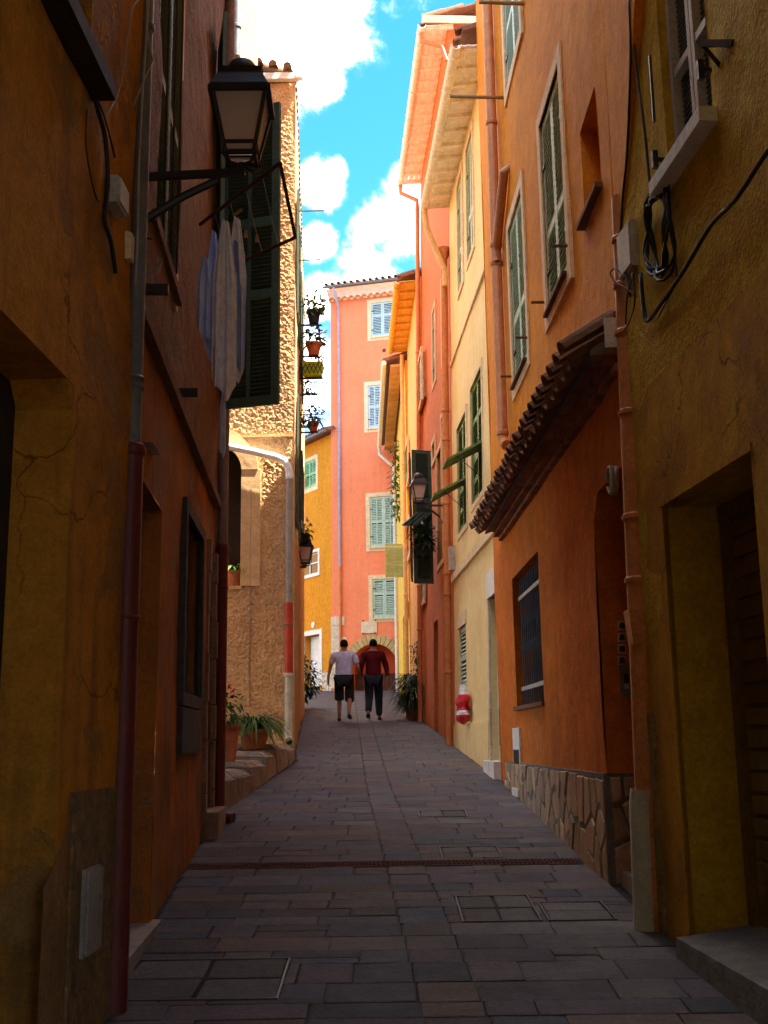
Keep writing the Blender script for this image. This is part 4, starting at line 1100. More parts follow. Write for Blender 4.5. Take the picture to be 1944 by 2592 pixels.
# ------------------------------------------------------------------ END: mustard house
T = thing('mustard_house', 'low mustard house with mint shutters and a white framed door, beside the coral one', 'house', F_MU.W(1.5, 0, 3.2))
F = F_MU; H = []
EM = F.hit(690, 955)[1]
a, z1 = F.hit(687, 980); b, z0 = F.hit(652, 1070)
ft = shut_window(T, F, min(a, b), max(a, b) + .1, z0, z1, 'sh_mint', 'trim', .14, H, True, (.5,), .055, mull=True)
fl = MB(); za = (ft[2] + ft[3]) / 2
for s in (ft[0] + .55 * (ft[1] - ft[0]), ft[1] - .03): fl.bar(F.W(s, 0, za), F.W(s, .34, za - .3), .05, .02)
for k in range(6): fl.bar(F.W(ft[0] + .55 * (ft[1] - ft[0]), .34 * k / 5, za - .3 * k / 5), F.W(ft[1] - .03, .34 * k / 5, za - .3 * k / 5), .05, .012)
obj('shutter_flap', fl, 'sh_mint', T)
hq = F.W(ft[1] + .1, 0, 0); FQ = Frame((hq.x, hq.y), (hq.x - .7 * F.N.x * -1, hq.y + F.N.y * .7), toward=(0, 0))
leaf(T, Frame((hq.x, hq.y), (hq.x + F.N.x * .6, hq.y + F.N.y * .6), toward=(0, 0)), 0, .58, ft[2], ft[3], 0, 'sh_mint', (.5,), False, .08)
a, z1 = F.hit(691, 1185); b, z0 = F.hit(650, 1253); a, b = min(a, b), max(a, b)
H.append((a + .1, b + .2, z0 + .1, z1 - .08, .18)); glassback(T, F, a + .1, b + .2, z0 + .1, z1 - .08, .1, 'trim_w'); surround(T, F, a + .1, b + .2, z0 + .1, z1 - .08, .1, 'trim_w', .03)
a, z1 = F.hit(696, 1357); b, z0 = F.hit(655, 1480); a, b = min(a, b), max(a, b)
H.append((a + .16, b - .1, 2.6, z1 - .18, .35)); surround(T, F, a + .16, b - .1, 3.3, z1 - .18, .17, 'trim_w', .03, bottom=False, name='door_surround')
obj('entrance_door', MB().box(F, a + .165, b - .105, -.36, -.3, 2.6, z1 - .182), 'darkwood', T)
obj('open_door', MB().box(F, a + .16 + .35 * (b - a), b - .11, -.28, -.24, 3.3, z1 - .2), 'trim_w', T)
hz = F.hit(677, 1350); pn = obj('number_plaque', MB().tube([F.W(hz[0], .0, hz[1]), F.W(hz[0], .03, hz[1])], .11, 14), 'trim_w', T)
pst = obj('plinth', MB().box(F, -.02, a - .02, -.02, .02, 2.6, F.hit(700, 1452)[1]), 'plinth', T)
crazy(pst, F, .0, a - .04, 3.0, F.hit(700, 1452)[1] - .01, 14, 1.0, 'qstone', base=.018, proud=.05)
wall(T, F, 0, 4.0, 2.0, EM + .1, M['mustard'], H); body(T, F, .6, 4.0, 2.0, EM + .1, 5, 'mustard', -.5)
tile_roof(T, F, -.2, 4.1, EM + .02, .35, 5, 15)
obj('gutter', MB().box(F, -.2, 4.1, .34, .43, EM + .08, EM + .16), 'pipe_grey', T)
cf = F.W(1.1, -1.2, EM + .5)
obj('chimney_pot', MB().lathe(cf, [(.05, -.3), (.05, .75), (.11, .8), (.11, .95), (.03, 1.05)], 8), 'pipe_grey', T, True)

# houses that close the view and the sky line behind (seen only as slivers or by light)
T = thing('back_house', 'pale house beyond the mustard corner, mostly hidden by the tan wall', 'house', (-7, 41, 3.4))
FB = Frame((-2.9, 45), (-12, 38), toward=(0, 0)); H = []
wall(T, FB, 0, 11, 1, 9.2, M['peach'], H); body(T, FB, 0, 11, 1, 9.2, 6, 'peach')

# ------------------------------------------------------------------ LEFT: tan roughcast house
T = thing('tan_house', 'tan roughcast house with white downpipe elbow and dark archway', 'house', F_TF.W(.8, 0, 1.3))
F = F_TF; LN = 2.2
TZ = at(17.05, 648, 180).z
ax0 = F.hit(521, 1100)[0]; atop = F.hit(495, 955)[1]; asill = F.hit(505, 1266)[1]
# displaced roughcast sheet: real lumps that catch the grazing sun
mb = MB(); st = .017
ns_, nz_ = int(ax0 / st), int((TZ - .9) / st)


def lump(s, z, p):
    v = noise.noise(Vector((s, z, 0)) * 19) * .5 + noise.noise(Vector((s, z, 5)) * 36) * .5
    a = .5 + .5 * noise.noise(Vector((s * .8, z * .8, 9)))
    smooth = 1.0
    if s > ax0 - .34 and asill < z < 6.2: smooth = .12            # smooth band round the archway
    if s < .07: smooth = .35
    return (.028 * v * (0.55 + .6 * a)) * smooth + .02 * noise.noise(Vector((s, z, 2)) * .9)


for i in range(ns_ + 1):
    for j in range(nz_ + 1):
        s, z = ax0 * i / ns_, .9 + (TZ - .9) * j / nz_
        mb.v.append(F.W(s, lump(s, z, 0) if i else .0, z))
for i in range(ns_):
    for j in range(nz_): mb.f.append((i * (nz_ + 1) + j, (i + 1) * (nz_ + 1) + j, (i + 1) * (nz_ + 1) + j + 1, i * (nz_ + 1) + j + 1))
obj('roughcast_wall', mb, 'tan', T, False)
H = [(ax0 + .001, 2.0, asill, atop, .5)]
mb2 = MB()
ST = .02; i0 = 0
nsx, nzx = int((LN - ax0) / ST), int((TZ - .9) / ST)
ac_ = ax0 + .55


def inarch(s, z):
    if z < asill: return False
    if z < atop - .45: return s < ax0 + 1.1
    d = ((s - ac_) / .55) ** 2 + ((z - (atop - .45)) / .45) ** 2
    return d < 1


for i in range(nsx + 1):
    for j in range(nzx + 1):
        s, z = ax0 + (LN - ax0) * i / nsx, .9 + (TZ - .9) * j / nzx
        mb2.v.append(F.W(s, lump(s, z, 0), z))
for i in range(nsx):
    for j in range(nzx):
        s, z = ax0 + (LN - ax0) * (i + .5) / nsx, .9 + (TZ - .9) * (j + .5) / nzx
        if inarch(s, z): continue
        mb2.f.append((i * (nzx + 1) + j, (i + 1) * (nzx + 1) + j, (i + 1) * (nzx + 1) + j + 1, i * (nzx + 1) + j + 1))
obj('roughcast_wall', mb2, 'tan', T, False)
obj('arch_reveal', MB().box(F, ax0 - .002, ax0 + .0, -.5, -.005, asill, atop - .3), 'tan_s', T)
obj('arch_back', MB().box(F, ax0 - .1, 2.1, -.6, -.5, asill - .2, atop + .1), 'darkwood', T)
obj('arch_sill', MB().box(F, ax0 - .02, 2.1, -.5, .03, asill - .05, asill), 'tan_s', T)
# smooth arch band
bd = MB(); n = 10
for i in range(n):
    a0, a1 = math.pi / 2 * i / n, math.pi / 2 * (i + 1) / n
    P = []
    for a in (a0, a1):
        for r in (0, .26): P.append((ac_ - (.55 + r) * math.cos(a), atop - .45 + (.45 + r) * math.sin(a)))
    bd.hexa([F.W(*(P[k][0], -.03, P[k][1])) for k in (0, 1, 3, 2)] + [F.W(P[k][0], .03, P[k][1]) for k in (0, 1, 3, 2)])
obj('arch_band', bd, 'tan_s', T)
obj('jamb_band', MB().box(F, ax0 - .30, ax0 + .002, -.02, .018, asill, atop - .46), 'tan_s', T)
jz = F.hit(600, 942)[1]
obj('joint_line', MB().box(F, .03, ax0 + .02, -.02, .026, jz - .012, jz + .012), 'tan_s', T)
ck = MB(); zz = 2.0
cs = F.hit(541, 1250)[0]
P = []
while zz < 5.4: P.append(F.W(cs + .02 * noise.noise(Vector((zz * 1.3, 0, 0))), .012, zz)); zz += .12
ck.tube(P, .009, 5); obj('wall_crack', ck, 'ledge', T, kind='stuff')
# side along the alley, windows seen edge on
G = F_TS; H = []
LS = G.len
wins = [(.9, 8.4, 10.6), (4.3, 8.4, 10.6), (1.2, 4.9, 7.1), (5.3, 5.2, 7.2)]
for (s, a, b) in wins:
    H.append((s, s + .9, a, b, .2)); glassback(T, G, s, s + .9, a, b, .14); surround(T, G, s, s + .9, a, b, .1, 'trim', .012)
    for e in (0, 1):
        hh = s if e == 0 else s + .9
        leaf(T, G, hh - .46 if e == 0 else hh + .0, hh - .0 if e == 0 else hh + .46, a, b, .02, 'sh_dark', (.42,), False, .07)
wall(T, G, .05, LS, -.2, TZ, M['tan'], H, rough=.02)
obj('rear_walls', MB().box(G, 1.15, LS, -6, -.46, -.2, TZ).box(F, ax0 + .02, 6, -.9, -.61, -.2, TZ).box(F, 2.1, 6, -.6, -.0, -.2, TZ), 'tan', T)
r = tile_roof(T, G, -.05, LS, TZ + .02, -.06, 6, 14)
n = 8
for i in range(n): inst('roof_tile', TILE_C, r, F, .12 + i * .24, .03, TZ + .2 + i * .045, rx=R(-4))
obj('gutter', MB().box(F, -.06, 2.2, .02, .12, TZ + .02, TZ + .13), 'trim_w', T)
obj('gutter_end', MB().box(G, -.14, -.02, .02, .12, TZ + .03, TZ + .14), 'trim_w', T)
# the white elbow pipe
n_ = .13
L = [F.hit(470, 960, n_), F.hit(545, 975, n_), F.hit(598, 988, n_), F.hit(614, 995, n_), F.hit(622, 1008, n_), F.hit(625, 1022, n_)]
W_ = [F.W(s, n_, z) for s, z in L]
xs = W_[-1]; s_ = L[-1][0]
zr1, zr0, zbt = F.hit(615, 1305, n_)[1], F.hit(611, 1457, n_)[1], F.hit(608, 1590, n_)[1]
downpipe(T, [F.W(L[0][0] + 1.2, n_, L[0][1] + .4)] + W_ + [xs + Vector((0, 0, -.03))], .058, 'pipe_white', name='elbow_pipe')
downpipe(T, [xs, (xs.x, xs.y, zr1)], .052, 'pipe_grey' if 0 else mat('taupe_pipe', (.36, .32, .28), (.3, .27, .24), 5, .2, .1, 50, rough=.5), collars=[((xs.x, xs.y, xs.z - .1), .09, 1.2)], cm='pipe_white')
downpipe(T, [(xs.x, xs.y, zr1 + .02), (xs.x, xs.y, zr0)], .062, 'pipe_red', name='red_downpipe', collars=[((xs.x, xs.y, zr1 - .32), .03, 1.12)], cm='pipe_grey')
downpipe(T, [(xs.x, xs.y, zr0 + .02), (xs.x, xs.y, zbt), (xs.x + .01, xs.y - .03, zbt - .05), (xs.x + .02, xs.y - .14, zbt - .08)], .060, 'pipe_beige', name='foot_pipe', collars=[((xs.x, xs.y, zr0 - .04), .06, 1.15), ((xs.x, xs.y, zr0 - .3), .04, 1.1)])
obj('pipe_mouth', MB().tube([(xs.x + .02, xs.y - .141, zbt - .08), (xs.x + .02, xs.y - .143, zbt - .08)], .048, 12), 'cable_b', T)
# taller wing behind, its lit gable and pipe at the top
T2 = thing('tall_roughcast_house', 'tall roughcast house behind the lantern, only its sunlit edge showing', 'house', (-4, 13, .9))
tp = at(13.2, 497, 50)
FT = Frame((tp.x + .08, 13.2), (-5, 13.2), toward=(0, 0))
wall(T2, FT, 0, 3.4, 9.2, 15.5, M['tan'], [], rough=.03, step=.12)
obj('rear_walls', MB().box(FT, .01, 3.4, -2.5, -.46, 9.2, 15.5), 'tan', T2)
downpipe(T2, [FT.W(-.02, .08, 15.4), FT.W(-.02, .08, 10.2)], .05, 'pipe_grey', collars=[(FT.W(-.02, .08, 10.6), .06, 1.25), (FT.W(-.02, .08, 12.2), .06, 1.25)])
obj('supporting_arch', MB().box(FT, 2.6, 3.4, -2.5, .0, .5, 9.2), 'tan', T2)

# ------------------------------------------------------------------ LEFT: burnt orange house
T = thing('burnt_orange_house', 'dark burnt orange house on the left, roughcast upper floor with green shutters', 'house', F_L2.W(2.5, 0, .6))
F = F_L2; H = []; LN = F.len + .02; ZL = 9.9
z_l = 3.70
# ground floor openings
a0, a1 = F.hit(300, 1200)[0], F.hit(349, 1104)[0]; az_ = F.hit(349, 1104)[1]
H.append((.16, a1, .3, az_, .5)); obj('entrance_door', MB().box(F, .161, a1 - .001, -.55, -.5, .3, az_ - .001), 'darkwood', T)
obj('door_step', MB().box(F, .1, a1 + .12, -.5, .045, .2, F.hit(355, 1960)[1]), 'marble', T)
b0, bz1 = F.hit(395, 1064); b1, bz0 = F.hit(433, 1511)
b1 = F.hit(434, 1130)[0]
H.append((b0 + .09, b1 - .03, bz0, bz1 - .12, .16)); glassback(T, F, b0 + .09, b1 - .03, bz0, bz1 - .12, .12, 'greywood')
surround(T, F, b0 + .09, b1 - .03, bz0, bz1 - .12, .09, 'greywood', .035, name='window_frame_board')
obj('panel_below', MB().box(F, b0 + .02, b1, -.02, .03, bz0 - .42, bz0 - .1), 'greywood', T)
c0, c1 = F.hit(441, 1400)[0], F.hit(459, 1400)[0]; cz1 = F.hit(441, 1155)[1]
H.append((c0 + .12, c1 - .06, .5, cz1, .35)); obj('entrance_door', MB().box(F, c0 + .121, c1 - .061, -.4, -.35, .5, cz1 - .001), 'darkwood', T)
z = zg(9.2)
while z < cz1 - .05:
    h = min(rnd.uniform(.3, .5), cz1 - z)
    obj('jamb_stone', MB().box(F, c1 - .06, c1 + .12, -.1, .03 + rnd.uniform(0, .02), z + .006, z + h - .006), 'ledge', T)
    obj('jamb_stone', MB().box(F, c0 - .0, c0 + .12, -.1, .03 + rnd.uniform(0, .02), z + .006, z + h - .006), 'ledge', T); z += h
obj('door_step', MB().box(F, c0, c1 + .1, -.3, .14, .4, zg(9.2) + .24), 'ledge', T)
# upper windows
W1 = (.62, 1.72, F.hit(377, 648)[1], 6.9)
H.append((*W1, .22)); obj('window_pane', MB().box(F, W1[0] + .001, W1[1] - .001, -.2, -.16, W1[2] + .001, W1[3] - .001), 'glass', T)
mid = (W1[0] + W1[1]) / 2
leaf(T, F, W1[0] + .01, mid - .004, W1[2] + .02, W1[3] - .01, -.01, 'sh_mid', (.4,), True, .05)
leaf(T, F, mid + .004, W1[1] - .01, W1[2] + .02, W1[3] - .01, -.01, 'sh_mid', (.4,), True, .05)
rods = MB()
for s in (W1[0] + .25, mid + .05, W1[1] - .2): rods.tube([F.W(s, .05, W1[2] + .05), F.W(s, .05, W1[3])], .008, 6)
obj('shutter_bolt', rods, 'iron', T)
obj('window_surround', MB().box(F, W1[1], W1[1] + .11, -.02, .025, W1[2] - .1, W1[3]), 'trim_o', T)
obj('window_ledge', MB().box(F, W1[0] - .1, W1[1] + .05, -.02, .06, W1[2] - .07, W1[2] - .0), 'rough_l', T)
w2a, w2b = F.hit(456, 700)[0], F.hit(481, 650)[0] + .25
W2 = (w2a, min(w2b, LN - .22), F.hit(450, 742)[1], 7.45)
H.append((*W2, .25)); obj('window_pane', MB().box(F, W2[0] + .001, W2[1] - .001, -.25, -.2, W2[2] + .001, W2[3] - .001), 'glass', T)
obj('window_surround', MB().box(F, W2[1], W2[1] + .12, -.02, .02, W2[2] - .1, W2[3] + .1).box(F, W2[0] - .1, W2[0], -.02, .02, W2[2] - .1, W2[3] + .1), 'trim_o', T)
obj('window_ledge', MB().box(F, W2[0] - .12, W2[1] + .12, -.02, .08, W2[2] - .18, W2[2] - .1), 'tan_s', T)
hA = F.W(W2[0] - .02, .02, 0); hB = F.W(W2[0] - .62, .12, 0)
FL = Frame((hB.x, hB.y), (hA.x, hA.y), toward=(0, 6)); leaf(T, FL, 0, FL.len, W2[2] + .0, W2[3] + .5, 0, 'sh_mid', (.36, .7), True, .05)
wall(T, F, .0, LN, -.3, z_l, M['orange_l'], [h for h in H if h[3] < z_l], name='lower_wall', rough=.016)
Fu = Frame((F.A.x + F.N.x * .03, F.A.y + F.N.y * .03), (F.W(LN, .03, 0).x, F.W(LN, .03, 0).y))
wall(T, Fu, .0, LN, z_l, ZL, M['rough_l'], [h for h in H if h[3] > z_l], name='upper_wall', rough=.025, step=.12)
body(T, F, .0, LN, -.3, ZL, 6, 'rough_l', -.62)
obj('roof', MB().box(F, -.1, LN + .1, -6.3, .35, ZL, ZL + .12), 'tile', T)
obj('ledge_moulding', MB().box(F, .0, LN, .0, .055, z_l - .05, z_l + .03), 'rough_l', T)
for p in ((297, 349, 625), (375, 432, 848)):
    s, z = F.hit(p[0], p[2]); obj('iron_bracket', MB().bar(F.W(s, 0, z), F.W(s, .16, z), .04, .05), 'iron', T)
bx_ = F.rect((311, 955), (325, 979)); obj('switch_box', MB().box(F, bx_[0], bx_[1] + .04, 0, .05, bx_[2], bx_[3]), 'box', T)
# the big open shutter over the alley
hx = F.W(W2[1] - .06, .03, 0)
tp = at(hx.y - .18, 606, 500)
FS = Frame((hx.x, hx.y), (tp.x, tp.y), toward=(0, 0))
sz0, sz1 = at(tp.y, 600, 873).z, at(tp.y, 612, 224).z
leaf(T, FS, 0.01, FS.len, sz0, sz1, 0, 'sh_dark', (.36, .60), True, .040, st=.075, th=.042, mull=True, tilt=45)
# end downpipe at the corner of the courtyard
e = F.W(LN - .03, .065, 0); ze = at(e.y, 484, 1185).z; zt = at(e.y, 484, 862).z
downpipe(T, [(e.x, e.y, 9.7), (e.x, e.y, ze)], .05, mat('rosy_zinc_pipe', (.28, .2, .19), (.22, .16, .15), 6, .3, .15, 40, rough=.5), collars=[((e.x, e.y, zt), .08, 1.2)])
downpipe(T, [(e.x, e.y, ze + .02), (e.x, e.y, .88), (e.x + .02, e.y - .02, .83), (e.x + .14, e.y - .06, .81)], .056, 'pipe_maroon', name='lower_downpipe', collars=[((e.x, e.y, ze - .05), .09, 1.12), ((e.x, e.y, 2.9), .03, 1.12)])

# ------------------------------------------------------------------ LEFT: ochre house beside the camera
T = thing('ochre_house', 'dark ochre house at the near left with a chamfered doorway and crumbling plaster', 'house', F_L1.W(1.2, 0, .3))
F = F_L1; H = []; LN = F.len + .06; ZL = 7.3
de, dz = F.hit(157, 900)[0], F.hit(140, 812)[1]
H.append((-1.2, de, .1, dz, .23))
sw = (F.hit(124, 0)[0] - .25, F.hit(200, 205)[0]); sz = F.hit(200, 205)[1]
H.append((sw[0], sw[1] - .06, sz + .05, sz + 1.6, .2)); glassback(T, F, sw[0], sw[1] - .06, sz + .05, sz + 1.6, .12, 'trim_w')
obj('window_sill', MB().box(F, sw[0] - .1, sw[1], -.1, .10, sz - .03, sz + .05), 'darkwood', T)
obj('entrance_door', MB().box(F, -1.199, de - .001, -.29, -.23, .1, dz - .001), 'darkwood', T)
obj('door_head_chamfer', MB().add([F.W(de, -.002, dz - .1), F.W(de, -.002, dz), F.W(de - .09, -.002, dz), F.W(de, -.225, dz - .1), F.W(de, -.225, dz), F.W(de - .09, -.225, dz)], [(0, 1, 2), (3, 5, 4), (0, 2, 5, 3), (0, 3, 4, 1), (1, 4, 5, 2)]), 'ochre_l', T)
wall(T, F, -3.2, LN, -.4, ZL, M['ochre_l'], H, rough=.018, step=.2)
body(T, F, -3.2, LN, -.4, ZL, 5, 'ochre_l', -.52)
obj('roof', MB().box(F, -3.3, LN + .1, -5.3, .4, ZL, ZL + .12), 'tile', T)
obj('rubble_patch', MB().box(F, F.hit(152, 1800)[0], LN - .02, -.01, .014, .2, F.hit(200, 1705)[1]), mat('exposed_rubble', (.30, .17, .07), (.2, .12, .06), 16, 0, 1.0, 26, dirt=(.12, .09, .05), damt=.7, dscale=8, bdist=.05), T)
pa = F.hit(60, 1950)
mb = MB(); P = [(.0, 1.18), (.18, 1.25), (.30, 1.36), (.42, 1.30), (.50, 1.1), (.52, .3), (-.2, .3), (-.2, 1.1)]
k = len(P); mb.add([F.W(de + .02 + s * .62, .0, z - .1) for s, z in P] + [F.W(de + .02 + s * .62, .003, z - .1) for s, z in P], [tuple(range(k, 2 * k))] + [(i, (i + 1) % k, (i + 1) % k + k, i + k) for i in range(k)])
obj('cement_patch', mb, mat('old_cement', (.30, .14, .05), (.22, .11, .045), 6, .3, .6, 40, dirt=(.14, .1, .06), damt=.5, dscale=5), T)
# big downpipe between the two houses
gp = gnd(241, 2185); 
x0, y0 = gp.x + .005, 5.12
zc = at(y0, 262, 965).z
downpipe(T, [(x0, y0, 7.6), (x0, y0, zc)], .047, 'pipe_grey', collars=[((x0, y0, at(y0, 265, 845).z - .0), .035, 1.25), ((x0, y0, at(y0, 265, 845).z + .045), .03, 1.25), ((x0, y0, at(y0, 290, 70).z), .05, 1.2)])
downpipe(T, [(x0, y0, zc), (x0, y0, .3)], .062, 'pipe_maroon', name='lower_downpipe', collars=[((x0, y0, zc - .05), .06, 1.18), ((x0, y0, at(y0, 245, 1340).z), .025, 1.12)])

# ------------------------------------------------------------------ unseen blocks added behind and above the camera to shade the alley
T = thing('rear_shade_block', 'unseen ochre block added behind the viewpoint to shade the alley', 'house', (0, -3, 0))
FB = Frame((-4, -6.0), (4, -6.0), toward=(0, 10))
wall(T, FB, 0, 8, -1.2, 13, M['ochre_r'], [(3.0, 5.0, -1.2, 2.4, .4)], rough=.02)
body(T, FB, 0, 8, 2.4, 13, 4, 'ochre_r')
# added block and beams over the alley, keeping sky light off its near end
T = thing('overhead_shade_block', 'unseen ochre block added above the viewpoint to darken the near alley', 'house', (0, 0, 6))
obj('shade_slab', MB().add([Vector(p) for p in ((-2.2, -6, 5.95), (2.6, -6, 5.95), (2.6, 4.3, 5.95), (-2.2, 4.3, 5.95), (-2.2, -6, 10), (2.6, -6, 10), (2.6, 4.3, 10), (-2.2, 4.3, 10))], [(3, 2, 1, 0), (4, 5, 6, 7), (0, 1, 5, 4), (1, 2, 6, 5), (2, 3, 7, 6), (3, 0, 4, 7)]), 'ochre_r', T)
bm_ = unit_box('added_beam', 'darkwood', 4.4, .16, .2)
FBr = Frame((-2.2, 0), (2.6, 0), toward=(0, 10))
for i in range(8): inst('added_beam', bm_, T, FBr, 2.4, -5 + i * 1.2, 5.84)

# ------------------------------------------------------------------ lanterns


def lantern(c, k, label, name='street_lantern', wallpt=None, brace=True, yaw=0.0, fin=True):
    """c: top of the bracket arm under the lantern; k: scale; wallpt: where the arm meets its wall"""
    c = Vector(c); t = thing(name, label, 'street lamp', (wallpt if wallpt else c), 'wall lanterns')
    Rz = Matrix.Rotation(yaw, 3, 'Z')
    def P(x, y, z): return c + Rz @ Vector((x * k, y * k, z * k))
    b0, b1, zb, zt = .085, .160, .09, .47           # half widths, bottom and top of the glazed part
    ring = lambda h, z: [P(-h, -h, z), P(h, -h, z), P(h, h, z), P(-h, h, z)]
    fr = MB(); w = .024 * k
    lo, hi, up = ring(b0, zb), ring(b1, zt), ring(b1 + .012, zt)
    for i in range(4):
        fr.bar(lo[i], hi[i], w); fr.bar(up[i], up[(i + 1) % 4], w * 1.4, w * 1.6); fr.bar(lo[i], lo[(i + 1) % 4], w, w)
        m0, m1 = lo[i] * .84 + hi[i] * .16, lo[(i + 1) % 4] * .84 + hi[(i + 1) % 4] * .16
        fr.bar(m0, m1, w * .8)
    obj('lantern_frame', fr, 'iron', t)
    for i in range(4):
        q = [lo[i], lo[(i + 1) % 4], hi[(i + 1) % 4], hi[i]]; cen = sum(q, Vector()) / 4
        ax = P(0, 0, (zb + zt) / 2); inn = (ax - cen).normalized() * .004 * k
        mb = MB().hexa([p + inn for p in q] + [p + inn * 2.2 for p in q]); obj('lantern_pane', mb, 'pane', t)
    rf = MB()
    A, B, D = ring(b1 + .02, zt + .015), ring(b1 - .04, zt + .15), ring(b1 - .025, zt + .165)
    rf.hexa(A + B); rf.hexa(B + D)
    obj('lantern_roof', rf, 'iron', t)
    prof = [(.10, zt + .165), (.105, zt + .185), (.10, zt + .215), (.08, zt + .255), (.045, zt + .278), (.01, zt + .286)]
    obj('lantern_cap', MB().lathe(P(0, 0, 0), [(r * k, z * k) for r, z in prof], 16), 'iron', t, True)
    bs = MB(); bs.tube([P(0, 0, 0), P(0, 0, .06)], [.02 * k, .02 * k], 8)
    for i in range(4):
        d = lo[i] - P(0, 0, zb); bs.tube([P(0, 0, .045), P(0, 0, .05) + d * .75 + Vector((0, 0, -.015 * k)), lo[i] + d * .2 + Vector((0, 0, -.01 * k)), lo[i] + d * .1 + Vector((0, 0, .05 * k))], .011 * k, 6)
    obj('lantern_cradle', bs, 'iron', t, True)
    if wallpt:
        wp = Vector(wallpt); am = MB(); tip = P(0, 0, 0); d = (tip - wp); d.z = 0; d.normalize()
        am.bar(wp, tip + d * .02, .036 * k, .042 * k); am.tube([tip, P(0, 0, -.02)], .02 * k, 8)
        obj('bracket_arm', am, 'iron', t)
        if brace:
            br = MB(); L = (tip - wp).length
            q0 = wp + d * .16 * k + Vector((0, 0, -.27 * k)); q1 = wp + d * L * .80 + Vector((0, 0, -.02))
            br.tube([q0, q0 + (q1 - q0) * .5 + Vector((0, 0, .015)), q1], .026 * k, 8)
            br.tube([wp + d * .10 * k + Vector((0, 0, -.05 * k)), wp + d * .03 * k + Vector((0, 0, -.10 * k)), wp + d * .02 * k + Vector((0, 0, -.26 * k)), wp + d * .08 * k + Vector((0, 0, -.38 * k)), wp + d * .2 * k + Vector((0, 0, -.40 * k))], [.012 * k, .024 * k, .026 * k, .02 * k, .006 * k], 8)
            obj('bracket_brace', br, 'iron', t, True)
            obj('wall_plate', MB().bar(wp + Vector((0, 0, .06 * k)), wp + Vector((0, 0, -.42 * k)), .05 * k, .025 * k), 'iron', t)
    return t


yL = 5.42
lantern(at(yL, 521, 372), .86, 'large black lantern on an iron bracket at the upper left, before the green shutters', wallpt=at(yL, 262, 385), yaw=R(1))
wR = F_RD.hit(966, 1092); wp = F_RD.W(wR[0], 0, wR[1]); wp.z = at(wp.y, 966, 1092).z
lantern(at(wp.y, 905, 1092), .76, 'smaller black lantern on the right, in front of the dark green open shutters', wallpt=wp, yaw=R(8))
sT = 4.9; wq = F_TS.W(sT, 0, 0); tq = at(wq.y, 660, 1225)
lantern(tq, .85, 'distant lantern with flowers hanging over it, in front of the mustard wall', wallpt=(wq.x, wq.y, tq.z), brace=False)

# ------------------------------------------------------------------ laundry on its rack
y0 = 9.0
rk = thing('drying_rack', 'rusty folding drying rack jutting from the left wall below the lantern', 'drying rack', at(7.1, 440, 490))
# a level frame on two arms: seen from below
zr = at(8.8, 605, 352).z
def lvl(px, py, z):
    d = ray(px, py); return EYE + d * ((z - EYE.z) / d.z)
zr = 4.95
A, B, D, E_ = lvl(432, 485, zr), lvl(605, 352, zr), lvl(638, 513, zr), lvl(528, 562, zr)
b = MB(); b.tube([A, B], .012, 8); obj('rack_arm', b, 'rust', rk, True)
b = MB(); b.tube([B, D], .012, 8); obj('rack_end_bar', b, 'rust', rk, True)
b = MB(); b.tube([D, E_, E_ + (E_ - D) * .6], .012, 8); obj('rack_arm', b, 'rust', rk, True)
b = MB()
for k in (.2, .4, .6, .8):
    p, q = B + (A - B) * k, D + (E_ + (E_ - D) * .6 - D) * k
    b.tube([p, (p + q) / 2 + Vector((0, 0, -.02)), q], .003, 5)
obj('rack_line', b, 'cable_w', rk)


def cloth(px, w, ytop, ybot, yy, m, label, nm='towel', fold=.03, ph=0.0, taper=.45, skew=0.0):
    """a hanging cloth pinched at its peg, falling in soft folds"""
    T0, B0 = at(yy, px, ytop), at(yy, px, ybot); h = T0.z - B0.z; n, k = 18, 26
    mb = MB()
    for sd in (0, 1):
        for i in range(k + 1):
            v = i / k; ww = w * (.10 + .90 * min(1, .12 + v * (1.4 + 2.2 * taper)) ** .85)
            for j in range(n + 1):
                u = j / n - .5
                off = fold * (.5 + 1.2 * v) * math.sin(u * 13 + ph + v * 1.3) + .6 * fold * math.sin(u * 29 + ph * 2 - v * 2)
                zz = T0.z - h * v * (1 + .05 * math.sin(u * 5 + ph) - .06 * abs(math.sin(u * 6 + ph * 2)))
                mb.v.append(Vector((T0.x + u * ww + skew * v, yy + off + u * .05 + sd * .004, zz)))
    S = (k + 1) * (n + 1)
    for sd in (0, 1):
        for i in range(k):
            for j in range(n):
                a = sd * S + i * (n + 1) + j; mb.f.append((a, a + 1, a + n + 2, a + n + 1))
    return solo(nm, mb, m, label, 'laundry', 'laundry on the drying rack', True)


